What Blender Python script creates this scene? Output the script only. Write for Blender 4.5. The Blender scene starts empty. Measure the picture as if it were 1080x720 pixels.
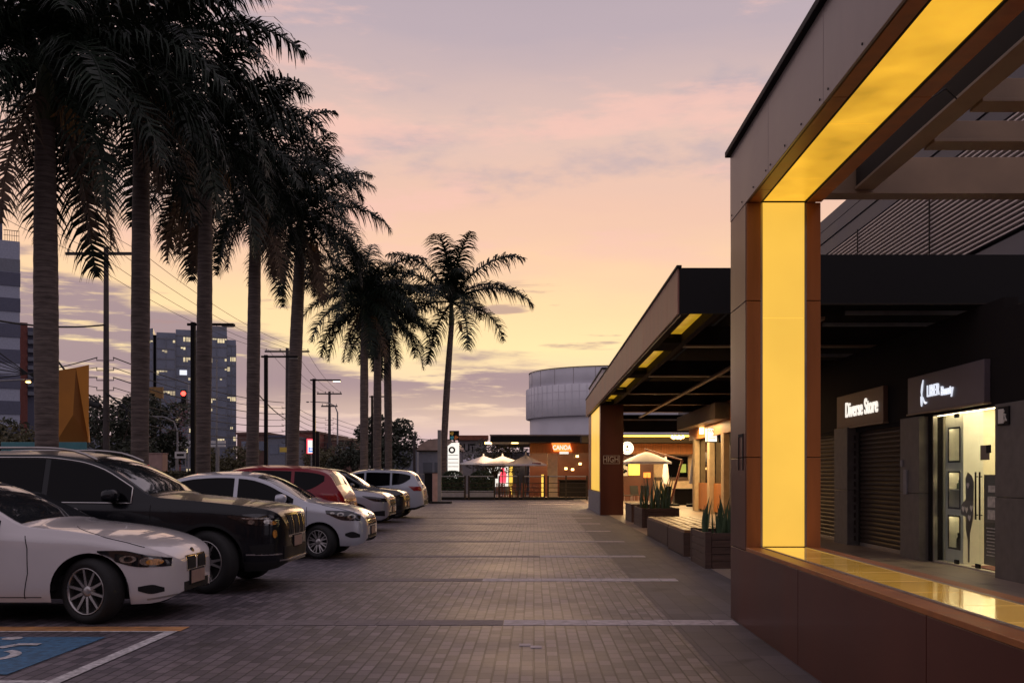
import bpy, bmesh, math, random
from mathutils import Vector, Matrix
from mathutils.bvhtree import BVHTree
R = math.radians; PI = math.pi
random.seed(11)
scene = bpy.context.scene
COL = scene.collection
# survey of the place: eye height, the street's vanishing point and the focal length, used to turn measured bearings into metres
CX, HY, F, CH = 563.0, 501.0, 1050.0, 1.45
def PX(px, D): return (px - CX) * D / F
def PZ(py, D): return CH + (HY - py) * D / F
def lin(r, g, b):
    f = lambda c: (c/255/12.92) if c/255 <= .04045 else ((c/255+.055)/1.055)**2.4
    return (f(r), f(g), f(b))

# ---------------------------------------------------------------- materials
def mat(name, col, rough=.6, metal=0.0, var=.12, scale=5.0, bump=0.0, bscale=60.0, coat=0.0, spec=.5, emis=None, estr=0.0, stretch=None, evar=0.0):
    m = bpy.data.materials.new(name); m.use_nodes = True
    nt = m.node_tree; N = nt.nodes; L = nt.links
    b = N['Principled BSDF']
    b.inputs['Roughness'].default_value = rough; b.inputs['Metallic'].default_value = metal
    b.inputs['Specular IOR Level'].default_value = spec
    b.inputs['Coat Weight'].default_value = coat; b.inputs['Coat Roughness'].default_value = .04
    tc = N.new('ShaderNodeTexCoord'); mp = N.new('ShaderNodeMapping'); L.new(tc.outputs['Object'], mp.inputs['Vector'])
    if stretch: mp.inputs['Scale'].default_value = stretch
    n = N.new('ShaderNodeTexNoise'); n.inputs['Scale'].default_value = scale; n.inputs['Detail'].default_value = 6
    L.new(mp.outputs['Vector'], n.inputs['Vector'])
    r = N.new('ShaderNodeValToRGB'); r.color_ramp.elements[0].position = .3; r.color_ramp.elements[1].position = .7
    r.color_ramp.elements[0].color = (*[c*(1-var) for c in col], 1); r.color_ramp.elements[1].color = (*[min(1, c*(1+var)) for c in col], 1)
    L.new(n.outputs['Fac'], r.inputs['Fac']); L.new(r.outputs['Color'], b.inputs['Base Color'])
    rr = N.new('ShaderNodeMapRange'); rr.inputs['To Min'].default_value = max(0, rough-.08); rr.inputs['To Max'].default_value = min(1, rough+.08)
    if rough > .2:
        L.new(n.outputs['Fac'], rr.inputs['Value']); L.new(rr.outputs['Result'], b.inputs['Roughness'])
    if bump:
        n2 = N.new('ShaderNodeTexNoise'); n2.inputs['Scale'].default_value = bscale; n2.inputs['Detail'].default_value = 4
        L.new(mp.outputs['Vector'], n2.inputs['Vector'])
        bp = N.new('ShaderNodeBump'); bp.inputs['Strength'].default_value = bump; bp.inputs['Distance'].default_value = .02
        L.new(n2.outputs['Fac'], bp.inputs['Height']); L.new(bp.outputs['Normal'], b.inputs['Normal'])
    if emis:
        b.inputs['Emission Color'].default_value = (*emis, 1); b.inputs['Emission Strength'].default_value = estr
        if evar:
            e = N.new('ShaderNodeMapRange'); e.inputs['From Min'].default_value = .3; e.inputs['From Max'].default_value = .7
            e.inputs['To Min'].default_value = estr*(1-evar); e.inputs['To Max'].default_value = estr*(1+evar)
            L.new(n.outputs['Fac'], e.inputs['Value']); L.new(e.outputs['Result'], b.inputs['Emission Strength'])
    return m

def mat_pavers(name, c1, c2, cm, bw=.2, rh=.1, msize=.004, rough=.55):
    m = mat(name, c1, rough, bump=0); nt = m.node_tree; N = nt.nodes; L = nt.links; b = N['Principled BSDF']
    tc = N.new('ShaderNodeTexCoord'); mp = N.new('ShaderNodeMapping'); L.new(tc.outputs['Object'], mp.inputs['Vector'])
    mp.inputs['Rotation'].default_value = (0, 0, R(90))
    br = N.new('ShaderNodeTexBrick'); L.new(mp.outputs['Vector'], br.inputs['Vector'])
    br.offset = .5; br.inputs['Scale'].default_value = 1; br.inputs['Brick Width'].default_value = bw; br.inputs['Row Height'].default_value = rh
    br.inputs['Mortar Size'].default_value = msize; br.inputs['Mortar Smooth'].default_value = .3; br.inputs['Bias'].default_value = 0
    br.inputs['Color1'].default_value = (*c1, 1); br.inputs['Color2'].default_value = (*c2, 1); br.inputs['Mortar'].default_value = (*cm, 1)
    n = N.new('ShaderNodeTexNoise'); n.inputs['Scale'].default_value = .55; n.inputs['Detail'].default_value = 8; n.inputs['Roughness'].default_value = .65
    L.new(tc.outputs['Object'], n.inputs['Vector'])
    rm = N.new('ShaderNodeValToRGB'); rm.color_ramp.elements[0].position = .3; rm.color_ramp.elements[1].position = .72
    rm.color_ramp.elements[0].color = (.62, .6, .6, 1); rm.color_ramp.elements[1].color = (1.15, 1.12, 1.1, 1)
    L.new(n.outputs['Fac'], rm.inputs['Fac'])
    mx = N.new('ShaderNodeMix'); mx.data_type = 'RGBA'; mx.blend_type = 'MULTIPLY'; mx.inputs['Factor'].default_value = 1
    L.new(br.outputs['Color'], mx.inputs['A']); L.new(rm.outputs['Color'], mx.inputs['B'])
    n3 = N.new('ShaderNodeTexNoise'); n3.inputs['Scale'].default_value = 90; n3.inputs['Detail'].default_value = 3
    L.new(tc.outputs['Object'], n3.inputs['Vector'])
    rm3 = N.new('ShaderNodeValToRGB'); rm3.color_ramp.elements[0].color = (.75, .75, .75, 1); rm3.color_ramp.elements[1].color = (1.2, 1.2, 1.2, 1)
    L.new(n3.outputs['Fac'], rm3.inputs['Fac'])
    mx2 = N.new('ShaderNodeMix'); mx2.data_type = 'RGBA'; mx2.blend_type = 'MULTIPLY'; mx2.inputs['Factor'].default_value = 1
    L.new(mx.outputs['Result'], mx2.inputs['A']); L.new(rm3.outputs['Color'], mx2.inputs['B'])
    n4 = N.new('ShaderNodeTexNoise'); n4.inputs['Scale'].default_value = 1.7; n4.inputs['Detail'].default_value = 3; L.new(tc.outputs['Object'], n4.inputs['Vector'])
    rm4 = N.new('ShaderNodeValToRGB'); rm4.color_ramp.elements[0].position = .30; rm4.color_ramp.elements[1].position = .40
    rm4.color_ramp.elements[0].color = (.55, .53, .53, 1); rm4.color_ramp.elements[1].color = (1, 1, 1, 1); L.new(n4.outputs['Fac'], rm4.inputs['Fac'])
    mx3 = N.new('ShaderNodeMix'); mx3.data_type = 'RGBA'; mx3.blend_type = 'MULTIPLY'; mx3.inputs['Factor'].default_value = 1
    L.new(mx2.outputs['Result'], mx3.inputs['A']); L.new(rm4.outputs['Color'], mx3.inputs['B'])
    L.new(mx3.outputs['Result'], b.inputs['Base Color'])
    rr = N.new('ShaderNodeMapRange'); rr.inputs['To Min'].default_value = rough-.14; rr.inputs['To Max'].default_value = rough+.2
    L.new(n.outputs['Fac'], rr.inputs['Value']); L.new(rr.outputs['Result'], b.inputs['Roughness'])
    bp = N.new('ShaderNodeBump'); bp.inputs['Strength'].default_value = .55; bp.inputs['Distance'].default_value = .008
    ad = N.new('ShaderNodeMath'); ad.operation = 'SUBTRACT'
    s3 = N.new('ShaderNodeMath'); s3.operation = 'MULTIPLY'; s3.inputs[1].default_value = .25; L.new(n3.outputs['Fac'], s3.inputs[0])
    L.new(s3.outputs[0], ad.inputs[0]); L.new(br.outputs['Fac'], ad.inputs[1])
    L.new(ad.outputs[0], bp.inputs['Height']); L.new(bp.outputs['Normal'], b.inputs['Normal'])
    return m

def mat_glass(name, tint=(.9, .95, .95), alpha=.25, rough=.03):
    m = bpy.data.materials.new(name); m.use_nodes = True
    nt = m.node_tree; N = nt.nodes; L = nt.links; N.remove(N['Principled BSDF'])
    g = N.new('ShaderNodeBsdfGlossy'); g.inputs['Roughness'].default_value = rough
    t = N.new('ShaderNodeBsdfTransparent'); t.inputs['Color'].default_value = (*tint, 1)
    lw = N.new('ShaderNodeLayerWeight'); lw.inputs['Blend'].default_value = .5
    fr = N.new('ShaderNodeMath'); fr.operation = 'POWER'; fr.inputs[1].default_value = 5; L.new(lw.outputs['Facing'], fr.inputs[0])
    tc = N.new('ShaderNodeTexCoord'); no = N.new('ShaderNodeTexNoise'); no.inputs['Scale'].default_value = 3; L.new(tc.outputs['Object'], no.inputs['Vector'])
    ma = N.new('ShaderNodeMath'); ma.operation = 'MULTIPLY_ADD'; ma.inputs[1].default_value = .03; L.new(no.outputs['Fac'], ma.inputs[0]); L.new(fr.outputs[0], ma.inputs[2])
    mx = N.new('ShaderNodeMixShader'); L.new(ma.outputs[0], mx.inputs['Fac']); L.new(t.outputs[0], mx.inputs[1]); L.new(g.outputs[0], mx.inputs[2])
    L.new(mx.outputs[0], N['Material Output'].inputs['Surface'])
    return m

M = {}
M['asphalt'] = mat('asphalt', (.045, .045, .047), .85, bump=.4, var=.3, scale=.6)
M['paver'] = mat_pavers('block paving', (.064, .055, .068), (.19, .16, .182), (.016, .014, .018), msize=.008, rough=.5)
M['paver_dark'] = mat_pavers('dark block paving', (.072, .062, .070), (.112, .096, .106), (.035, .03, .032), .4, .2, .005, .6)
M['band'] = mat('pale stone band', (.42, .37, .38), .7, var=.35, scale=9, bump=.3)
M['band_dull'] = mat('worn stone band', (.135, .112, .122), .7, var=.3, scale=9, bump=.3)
M['white_line'] = mat('white road paint', (.46, .44, .44), .75, var=.45, scale=22, bump=.2)
M['yellow_line'] = mat('ochre road paint', (.42, .2, .07), .7, var=.4, scale=6)
M['blue_line'] = mat('blue road paint', (.035, .115, .21), .65, var=.45, scale=16, bump=.2)
M['walk'] = mat_pavers('tan stone slabs', (.30, .235, .19), (.36, .285, .23), (.12, .09, .07), .9, .6, .005, .42)
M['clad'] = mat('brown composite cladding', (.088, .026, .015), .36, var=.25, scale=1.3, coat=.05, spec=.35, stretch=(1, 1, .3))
M['clad_dark'] = mat('dark brown cladding', (.10, .03, .016), .35, var=.2, scale=1.3, coat=.3)
M['fascia'] = mat('grey brown fascia panel', (.25, .20, .185), .38, metal=.15, var=.17, scale=2.6, stretch=(1, 1, .25))
M['fascia2'] = mat('weathered brown fascia panel', (.30, .145, .10), .5, var=.2, scale=1.2, stretch=(1, 1, .3))
M['black'] = mat('black painted metal', (.008, .007, .007), .6, spec=.2)
M['clad_glow'] = mat('glow tinted brown cladding', (.36, .125, .032), .4, var=.2, scale=1.6, stretch=(4, 4, .5))  # brown cladding with the yellow panels' glow put into its colour
M['joint'] = mat('black joint', (.006, .005, .005), .8)
M['ceiling'] = mat('black ceiling', (.008, .007, .007), .85, spec=.1)
M['beam'] = mat('dark steel beam', (.03, .022, .016), .8, spec=.2)
M['tan_steel'] = mat('tan painted steel', (.27, .18, .11), .5, var=.2, scale=2)
M['light_panel'] = mat('backlit yellow panel', (.30, .19, .05), .35, emis=lin(249, 196, 78), estr=.84, var=.05, scale=1.1, evar=.09)
M['light_panel_top'] = mat('backlit amber soffit panel', (.30, .18, .04), .35, emis=lin(236, 176, 48), estr=.82, var=.05, scale=1.6, evar=.3)
M['light_panel_dim'] = mat('backlit yellow soffit panel', (.8, .5, .12), .35, emis=lin(222, 170, 36), estr=.42, scale=3, evar=.35)
M['sill'] = mat('glossy yellow sill', (.38, .22, .06), .1, emis=lin(242, 180, 76), estr=.56, coat=1.0, scale=1.4, evar=.25)  # glossy sill slabs with a weak yellow emission
M['alu'] = mat('brushed aluminium', (.45, .42, .40), .35, metal=.9)
M['stone_col'] = mat('grey stone column', (.125, .108, .095), .55, var=.2, scale=6, bump=.15)
M['dark_wall'] = mat('dark shop wall', (.014, .011, .010), .8, spec=.15)
M['shutter'] = mat('bronze roller shutter', (.035, .022, .015), .5, metal=.2, var=.2, scale=2)
M['sign_brown'] = mat('brown sign board', (.16, .085, .05), .5)
M['sign_grey'] = mat('charcoal sign board', (.115, .09, .10), .45)
M['letter'] = mat('lit white letter', (.8, .8, .8), .5, emis=(1, .93, .82), estr=.85)
M['letter_cool'] = mat('lit cool white letter', (.8, .8, .8), .5, emis=(.82, .88, 1), estr=.75)
M['shop_wall'] = mat('cream shop wall', (.74, .66, .50), .6, var=.05)
M['shop_white'] = mat('white lacquer', (.72, .68, .58), .35, var=.05)
M['glass'] = mat_glass('clear glass')
M['frost'] = mat('brown window film', (.20, .155, .115), .5)
M['film_pale'] = mat('pale window film', (.5, .43, .34), .5)
M['paper'] = mat('printed paper', (.55, .5, .42), .7, var=.3, scale=18)
M['mat_red'] = mat('red brown door mat', (.16, .05, .04), .9, var=.3, scale=30)
M['louver'] = mat('pale louver blade', (.62, .54, .50), .5)
M['upper_wall'] = mat('blue grey wall', (.10, .095, .115), .6, var=.15, scale=.7)
M['upper_dark'] = mat('dark wall behind louvers', (.014, .011, .013), .9, spec=.1)
M['wood'] = mat('dark planter timber', (.075, .04, .028), .5, var=.3, scale=3, stretch=(1, 1, 8), bump=.2, bscale=20)
M['slat'] = mat('warm slat timber', (.26, .125, .055), .35, var=.35, scale=3, stretch=(6, 1, 6))
M['soil'] = mat('soil', (.03, .02, .015), .95, bump=.6)
M['snake_leaf'] = mat('sword leaf', (.06, .10, .045), .45, var=.4, scale=14, stretch=(1, 1, .4))
M['round_wall'] = mat('grey drum cladding', (.64, .62, .66), .6, var=.08, scale=.5)
M['round_mid'] = mat('grey ribbed drum cladding', (.72, .70, .74), .55, var=.06, scale=.6)
M['pale_box'] = mat('pale render', (.82, .72, .69), .7)
M['wood_fascia'] = mat('orange timber cladding', (.52, .19, .045), .5, var=.25, scale=3, stretch=(9, 9, .4))
M['canvas'] = mat('grey canvas', (.66, .62, .68), .85, var=.06)
M['canvas_white'] = mat('white canvas', (.72, .68, .70), .85, var=.06)
M['cream_wall'] = mat('cream wall', (.6, .45, .28), .7)
M['red_wood'] = mat('red brown timber', (.22, .065, .03), .5, var=.3)
M['hedge'] = mat('dark hedge leaf', (.030, .045, .022), .7, var=.5, scale=12)
M['concrete'] = mat('grey concrete', (.26, .24, .24), .8, var=.15, bump=.2)
M['leaf_dark'] = mat('dark tree leaf', (.035, .042, .024), .65, var=.5, scale=3)
M['leaf_grey'] = mat('grey green tree leaf', (.085, .09, .075), .6, var=.5, scale=4)
M['leaf_warm'] = mat('olive tree leaf', (.075, .065, .025), .65, var=.5, scale=3)
M['bark'] = mat('bark', (.07, .052, .04), .9, var=.3, scale=8, bump=.5)
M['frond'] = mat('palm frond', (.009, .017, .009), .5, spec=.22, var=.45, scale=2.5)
M['frond_dry'] = mat('dry palm straw', (.30, .16, .05), .7, var=.4, scale=6)
M['shaft'] = mat('green palm crownshaft', (.055, .065, .025), .5, var=.3, scale=3)
M['pole'] = mat('weathered utility pole', (.055, .045, .042), .85, var=.25, scale=4)
M['steel_pole'] = mat('grey painted pole', (.22, .21, .21), .5)
M['wire'] = mat('black cable', (.012, .012, .013), .7)
M['teal'] = mat('teal painted metal', (.07, .24, .27), .45, var=.1)
M['orange_a'] = mat('orange totem panel', (.50, .19, .016), .6, var=.12, scale=1.5)
M['orange_b'] = mat('brown orange totem panel', (.30, .115, .014), .6, var=.12, scale=1.5)
M['orange_c'] = mat('bright orange totem panel', (.66, .25, .02), .6, var=.1, scale=1.5)
M['apt_light'] = mat('pale blue apartment wall', (.30, .32, .40), .7)
M['apt_dark'] = mat('dark blue apartment band', (.08, .085, .13), .6)
M['brick'] = mat('red brick wall', (.20, .065, .05), .8, var=.2, scale=4)
M['tower'] = mat('dark tower glass', (.14, .155, .20), .2, metal=.4, var=.25, scale=.25)
M['tower_band'] = mat('grey tower spandrel', (.17, .175, .20), .5)
M['lit'] = mat('lit office window', (.8, .7, .5), .5, emis=(1, .82, .45), estr=.5, evar=.6, scale=.8)
M['lit_cool'] = mat('lit cool office window', (.8, .8, .8), .5, emis=(.85, .9, 1), estr=.8)
M['render_grey'] = mat('grey blue render', (.17, .18, .215), .8)
M['render_brown'] = mat('brown render', (.14, .075, .06), .85, var=.25, scale=1)
M['pink'] = mat('pink stone', (.42, .27, .235), .7, var=.15)
M['white'] = mat('white painted metal', (.65, .64, .62), .4, var=.05)
M['lamp_on'] = mat('lit lamp lens', (.9, .8, .5), .4, emis=(1, .86, .52), estr=7)
M['lamp_warm'] = mat('lit orange street lamp', (.9, .6, .3), .4, emis=(1, .55, .16), estr=8)
M['red_on'] = mat('red signal lens', (.8, .05, .03), .4, emis=(1, .03, .02), estr=9)
M['led'] = mat('yellow led strip', (.9, .7, .3), .4, emis=lin(255, 200, 70), estr=3.5)
M['bulb'] = mat('warm bulb', (.9, .7, .4), .4, emis=(1, .55, .18), estr=6)
M['screen_yellow'] = mat('lit yellow menu board', (.9, .7, .2), .4, emis=lin(255, 205, 80), estr=1.0, scale=3, evar=.25)
M['screen_orange'] = mat('lit orange sign face', (.8, .3, .05), .4, emis=(1, .25, .04), estr=1.2, scale=3, evar=.3)
M['screen_white'] = mat('lit white sign face', (.8, .8, .8), .4, emis=(1, .95, .85), estr=.85)
M['screen_red'] = mat('lit red sign face', (.8, .1, .1), .4, emis=(1, .06, .10), estr=1.6)
M['screen_blue'] = mat('lit blue mark', (.1, .3, .8), .4, emis=(.05, .22, .8), estr=.8)
M['yellow'] = mat('yellow paint', (.7, .5, .08), .5)
M['cyan'] = mat('cyan paint', (.08, .5, .6), .5)
M['orange'] = mat('orange paint', (.65, .22, .05), .5)
M['kiosk_roof'] = mat('ribbed vault roofing', (.34, .25, .22), .45, metal=.3, var=.2, scale=2)
M['kiosk_wall'] = mat('blue grey kiosk wall', (.14, .145, .19), .5)
# car materials
def paint(name, col, metal=.25, rough=.3):
    return mat(name, col, rough, metal=metal, var=.03, scale=2, coat=1.0)
M['p_white'] = paint('white car paint', (.66, .62, .62), .05)
M['p_black'] = mat('black car paint', (.004, .005, .008), .3, coat=.35, spec=.25)
M['p_silver'] = paint('pale silver car paint', (.52, .53, .58), .3)
M['p_red'] = mat('dark red car paint', (.23, .003, .016), .3, coat=.45, var=.03, spec=.3)
M['p_silver2'] = paint('warm silver car paint', (.40, .40, .44), .45)
M['p_dark'] = paint('graphite car paint', (.03, .033, .04), .4)
M['p_white2'] = paint('cool white car paint', (.46, .50, .58), .1)
M['car_glass'] = mat('tinted car glass', (.004, .004, .005), .04, var=.05, spec=.14)
M['car_screen'] = mat('windscreen glass', (.02, .022, .026), .03, var=.05, spec=1.0, coat=.5)
M['trim'] = mat('black plastic trim', (.010, .010, .011), .6, spec=.3)
M['tyre'] = mat('tyre rubber', (.012, .012, .012), .75, bump=.2)
M['rim'] = mat('alloy rim', (.42, .40, .39), .28, metal=.9)
M['rim_dark'] = mat('wheel inner barrel', (.01, .01, .01), .6)
M['chrome'] = mat('chrome', (.62, .60, .58), .12, metal=1.0)
M['head'] = mat('headlamp glass', (.022, .022, .025), .08, var=.5, scale=22, coat=1.0, metal=.3)
M['head_in'] = mat('headlamp reflector', (.42, .40, .37), .2, metal=.8, var=.5, scale=40)
M['amber'] = mat('amber reflector', (.48, .20, .03), .25, var=.6, scale=40, coat=1)
M['tail'] = mat('tail lamp glass', (.30, .010, .014), .15, var=.3, scale=20, coat=1.0)
M['plate'] = mat('number plate', (.34, .22, .18), .5, var=.15, scale=20)

# ---------------------------------------------------------------- mesh builder
class MB:
    def __init__(s): s.v = []; s.f = []; s.m = []; s.s = []
    def add(s, vs, fs, m=0, smooth=False):
        o = len(s.v); s.v += [tuple(v) for v in vs]
        for f in fs: s.f.append(tuple(i+o for i in f)); s.m.append(m); s.s.append(smooth)
        return s
    def box(s, x0, x1, y0, y1, z0, z1, m=0):
        x0, x1 = min(x0, x1), max(x0, x1); y0, y1 = min(y0, y1), max(y0, y1); z0, z1 = min(z0, z1), max(z0, z1)
        vs = [(x0,y0,z0),(x1,y0,z0),(x1,y1,z0),(x0,y1,z0),(x0,y0,z1),(x1,y0,z1),(x1,y1,z1),(x0,y1,z1)]
        return s.add(vs, [(3,2,1,0),(4,5,6,7),(0,1,5,4),(1,2,6,5),(2,3,7,6),(3,0,4,7)], m)
    def sheet(s, x0, x1, y0, y1, z, m=0):
        return s.add([(x0,y0,z),(x1,y0,z),(x1,y1,z),(x0,y1,z)], [(0,1,2,3)], m)
    def tube(s, pts, r, n=8, m=0, caps=True, smooth=True):
        pts = [Vector(p) for p in pts]; k = len(pts)
        rs = r if isinstance(r, (list, tuple)) else [r]*k
        vs = []; up = None
        for i, p in enumerate(pts):
            d = (pts[min(i+1, k-1)] - pts[max(i-1, 0)])
            d = d.normalized() if d.length > 1e-9 else Vector((0, 0, 1))
            if up is None: up = Vector((1, 0, 0)) if abs(d.z) > .9 else Vector((0, 0, 1))
            a = (up - d*up.dot(d)).normalized(); b = d.cross(a); up = a
            for j in range(n):
                t = 2*PI*j/n; vs.append(p + (a*math.cos(t) + b*math.sin(t))*rs[i])
        fs = [(i*n+j, i*n+(j+1) % n, (i+1)*n+(j+1) % n, (i+1)*n+j) for i in range(k-1) for j in range(n)]
        s.add(vs, fs, m, smooth)
        if caps:
            s.add(vs[:n], [tuple(reversed(range(n)))], m); s.add(vs[-n:], [tuple(range(n))], m)
        return s
    def bar(s, p0, p1, w, h, m=0):   # rectangular bar, w sideways, h upwards
        p0, p1 = Vector(p0), Vector(p1); d = (p1-p0).normalized()
        up = Vector((0, 0, 1)) if abs(d.z) < .95 else Vector((0, 1, 0))
        a = d.cross(up).normalized()*w/2; b = a.cross(d).normalized()*h/2
        vs = [p0-a-b, p0+a-b, p0+a+b, p0-a+b, p1-a-b, p1+a-b, p1+a+b, p1-a+b]
        return s.add(vs, [(0,1,2,3),(7,6,5,4),(4,5,1,0),(5,6,2,1),(6,7,3,2),(7,4,0,3)], m)
    def lathe(s, prof, n=24, c=(0, 0, 0), axis='z', m=0, smooth=True, arc=None):
        vs = []; a0, a1 = arc or (0, 2*PI); closed = arc is None; cnt = n if closed else n+1
        for r, h in prof:
            for j in range(cnt):
                t = a0+(a1-a0)*j/n; x, y = r*math.cos(t), r*math.sin(t)
                vs.append((c[0]+x, c[1]+y, c[2]+h) if axis == 'z' else (c[0]+x, c[1]+h, c[2]+y))
        fs = []
        for i in range(len(prof)-1):
            for j in range(n if not closed else cnt):
                j2 = (j+1) % cnt
                fs.append((i*cnt+j, i*cnt+j2, (i+1)*cnt+j2, (i+1)*cnt+j))
        return s.add(vs, fs, m, smooth)
    def prism(s, poly, axis, a, b, m=0):   # polygon in the two other axes, pushed from a to b along axis
        def P(u, v, w): return {'x': (w, u, v), 'y': (u, w, v), 'z': (u, v, w)}[axis]
        n = len(poly); vs = [P(u, v, a) for u, v in poly] + [P(u, v, b) for u, v in poly]
        return s.add(vs, [tuple(range(n)), tuple(reversed(range(n, 2*n)))] + [(i, i+n, (i+1) % n+n, (i+1) % n) for i in range(n)], m)
    def build(s, name, mats, parent=None, bevel=0.0, recalc=True):
        me = bpy.data.meshes.new(name); me.from_pydata(s.v, [], s.f)
        if not isinstance(mats, (list, tuple)): mats = [mats]
        for mm in mats: me.materials.append(M[mm] if isinstance(mm, str) else mm)
        me.polygons.foreach_set('material_index', s.m); me.polygons.foreach_set('use_smooth', s.s)
        me.update()
        if recalc:
            bm = bmesh.new(); bm.from_mesh(me); bmesh.ops.recalc_face_normals(bm, faces=bm.faces); bm.to_mesh(me); bm.free()
        o = bpy.data.objects.new(name, me); COL.objects.link(o)
        if parent: o.parent = parent
        if bevel:
            bv = o.modifiers.new('bevel', 'BEVEL'); bv.width = bevel; bv.segments = 2; bv.limit_method = 'ANGLE'
        return o

def tag(o, label=None, cat=None, group=None, kind=None):
    if label: o['label'] = label
    if cat: o['category'] = cat
    if group: o['group'] = group
    if kind: o['kind'] = kind
    return o
def thing(name, label, cat, loc=(0, 0, 0), rz=0.0, group=None):
    o = bpy.data.objects.new(name, None); COL.objects.link(o); o.empty_display_size = .2
    o.location = loc; o.rotation_euler = (0, 0, rz)
    return tag(o, label, cat, group)
def struct(o): return tag(o, kind='structure')
def copy_tree(o, parent=None):
    c = o.copy(); COL.objects.link(c); c.parent = parent
    for ch in [k for k in bpy.data.objects if k.parent == o]: copy_tree(ch, c)
    return c
def text(body, name, size, loc, face, material, parent, sx=1.0, align='CENTER', depth=.01, bold=0.0, ay='CENTER'):
    cu = bpy.data.curves.new(name, 'FONT'); cu.body = body; cu.size = size; cu.align_x = align; cu.align_y = ay
    cu.extrude = depth; cu.offset = bold; cu.materials.append(M[material])
    tmp = bpy.data.objects.new(name, cu); me = bpy.data.meshes.new_from_object(tmp); bpy.data.objects.remove(tmp)
    o = bpy.data.objects.new(name, me); COL.objects.link(o); o.parent = parent
    ax = {'-x': ((0,-1,0),(0,0,1),(-1,0,0)), '-y': ((1,0,0),(0,0,1),(0,-1,0))}[face]
    o.matrix_parent_inverse = Matrix.Translation(-Vector(parent.location))
    o.matrix_basis = Matrix.Translation(loc) @ Matrix(((ax[0][0],ax[1][0],ax[2][0],0),(ax[0][1],ax[1][1],ax[2][1],0),(ax[0][2],ax[1][2],ax[2][2],0),(0,0,0,1))) @ Matrix.Diagonal((sx, 1, 1, 1))
    return o
# ---------------------------------------------------------------- cars
def pchip(tab):
    xs = [p[0] for p in tab]; ys = [p[1] for p in tab]; n = len(xs)
    h = [xs[i+1]-xs[i] for i in range(n-1)]; d = [(ys[i+1]-ys[i])/h[i] for i in range(n-1)]
    m = [0]*n; m[0] = d[0]; m[-1] = d[-1]
    for i in range(1, n-1):
        if d[i-1]*d[i] > 0:
            w1 = 2*h[i]+h[i-1]; w2 = h[i]+2*h[i-1]; m[i] = (w1+w2)/(w1/d[i-1]+w2/d[i])
    def f(x):
        if x <= xs[0]: return ys[0]
        if x >= xs[-1]: return ys[-1]
        i = max(k for k in range(n-1) if xs[k] <= x)
        t = (x-xs[i])/h[i]; t2 = t*t; t3 = t2*t
        return (2*t3-3*t2+1)*ys[i]+(t3-2*t2+t)*h[i]*m[i]+(-2*t3+3*t2)*ys[i+1]+(t3-t2)*h[i]*m[i+1]
    return f

SIDE_T = [0, .07, .16, .28, .42, .56, .68, .78, .88, .95, 1]
SIDE_W = [.945, .968, .985, .996, 1.0, 1.0, .996, .990, .985, .975, .955]
GREEN = [.12, .4, .7, .9, 1.0]
CROWN = [.97, .9, .75, .5, .25, 0]

def make_rim(style, r, w):
    mb = MB()   # wheel axis along y, outer face at y = -w/2
    yo = -w/2
    mb.lathe([(r*1.0, yo+.01), (r*1.0, yo-.004), (r*.95, yo-.002), (r*.92, yo+.02), (r*.90, yo+.09)], 40, axis='y')
    mb.lathe([(r*.9, yo+.09), (r*.5, yo+.10), (.001, yo+.10)], 32, axis='y', m=1)
    mb.lathe([(.001, yo+.008), (.03, yo+.008), (.055, yo+.016), (.07, yo+.06)], 20, axis='y')
    def spoke(a, w0, w1, off=0.0):
        ca, sa = math.cos(a), math.sin(a); ca2, sa2 = math.cos(a+off), math.sin(a+off)
        p0 = Vector((ca*.045, yo+.018, sa*.045)); p1 = Vector((ca2*r*.95, yo+.004, sa2*r*.95))
        d = (p1-p0).normalized(); side = Vector((0, 1, 0)).cross(d).normalized()
        vs = []
        for p, ww in ((p0, w0), (p1, w1)):
            vs += [p-side*ww, p+side*ww, p+side*ww*.8+Vector((0, .035, 0)), p-side*ww*.8+Vector((0, .035, 0))]
        mb.add(vs, [(0,1,5,4),(1,2,6,5),(3,0,4,7),(4,5,6,7)])
    if style == 'ten':
        for k in range(10): spoke(k*PI/5+.1, .015, .012)
    elif style == 'split':
        for k in range(5):
            a = k*2*PI/5+.3
            spoke(a, .022, .011, .20); spoke(a, .022, .011, -.20)
    elif style == 'mesh':
        for k in range(8): spoke(k*PI/4, .014, .009, .16); spoke(k*PI/4, .014, .009, -.16)
    else:
        for k in range(6): spoke(k*PI/3, .024, .02)
    return mb
def make_tyre(r, w, rr):
    mb = MB(); h = w/2
    mb.lathe([(rr*.97, -h+.02), (rr, -h+.005), (rr+.02, -h-.008), ((rr+r)/2, -h-.012), (r-.03, -h-.002), (r-.01, -h+.015), (r, -h+.04), (r, h-.04), (r-.01, h-.015), ((rr+r)/2, h+.01), (rr, h-.005)], 44, axis='y')
    return mb

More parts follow.
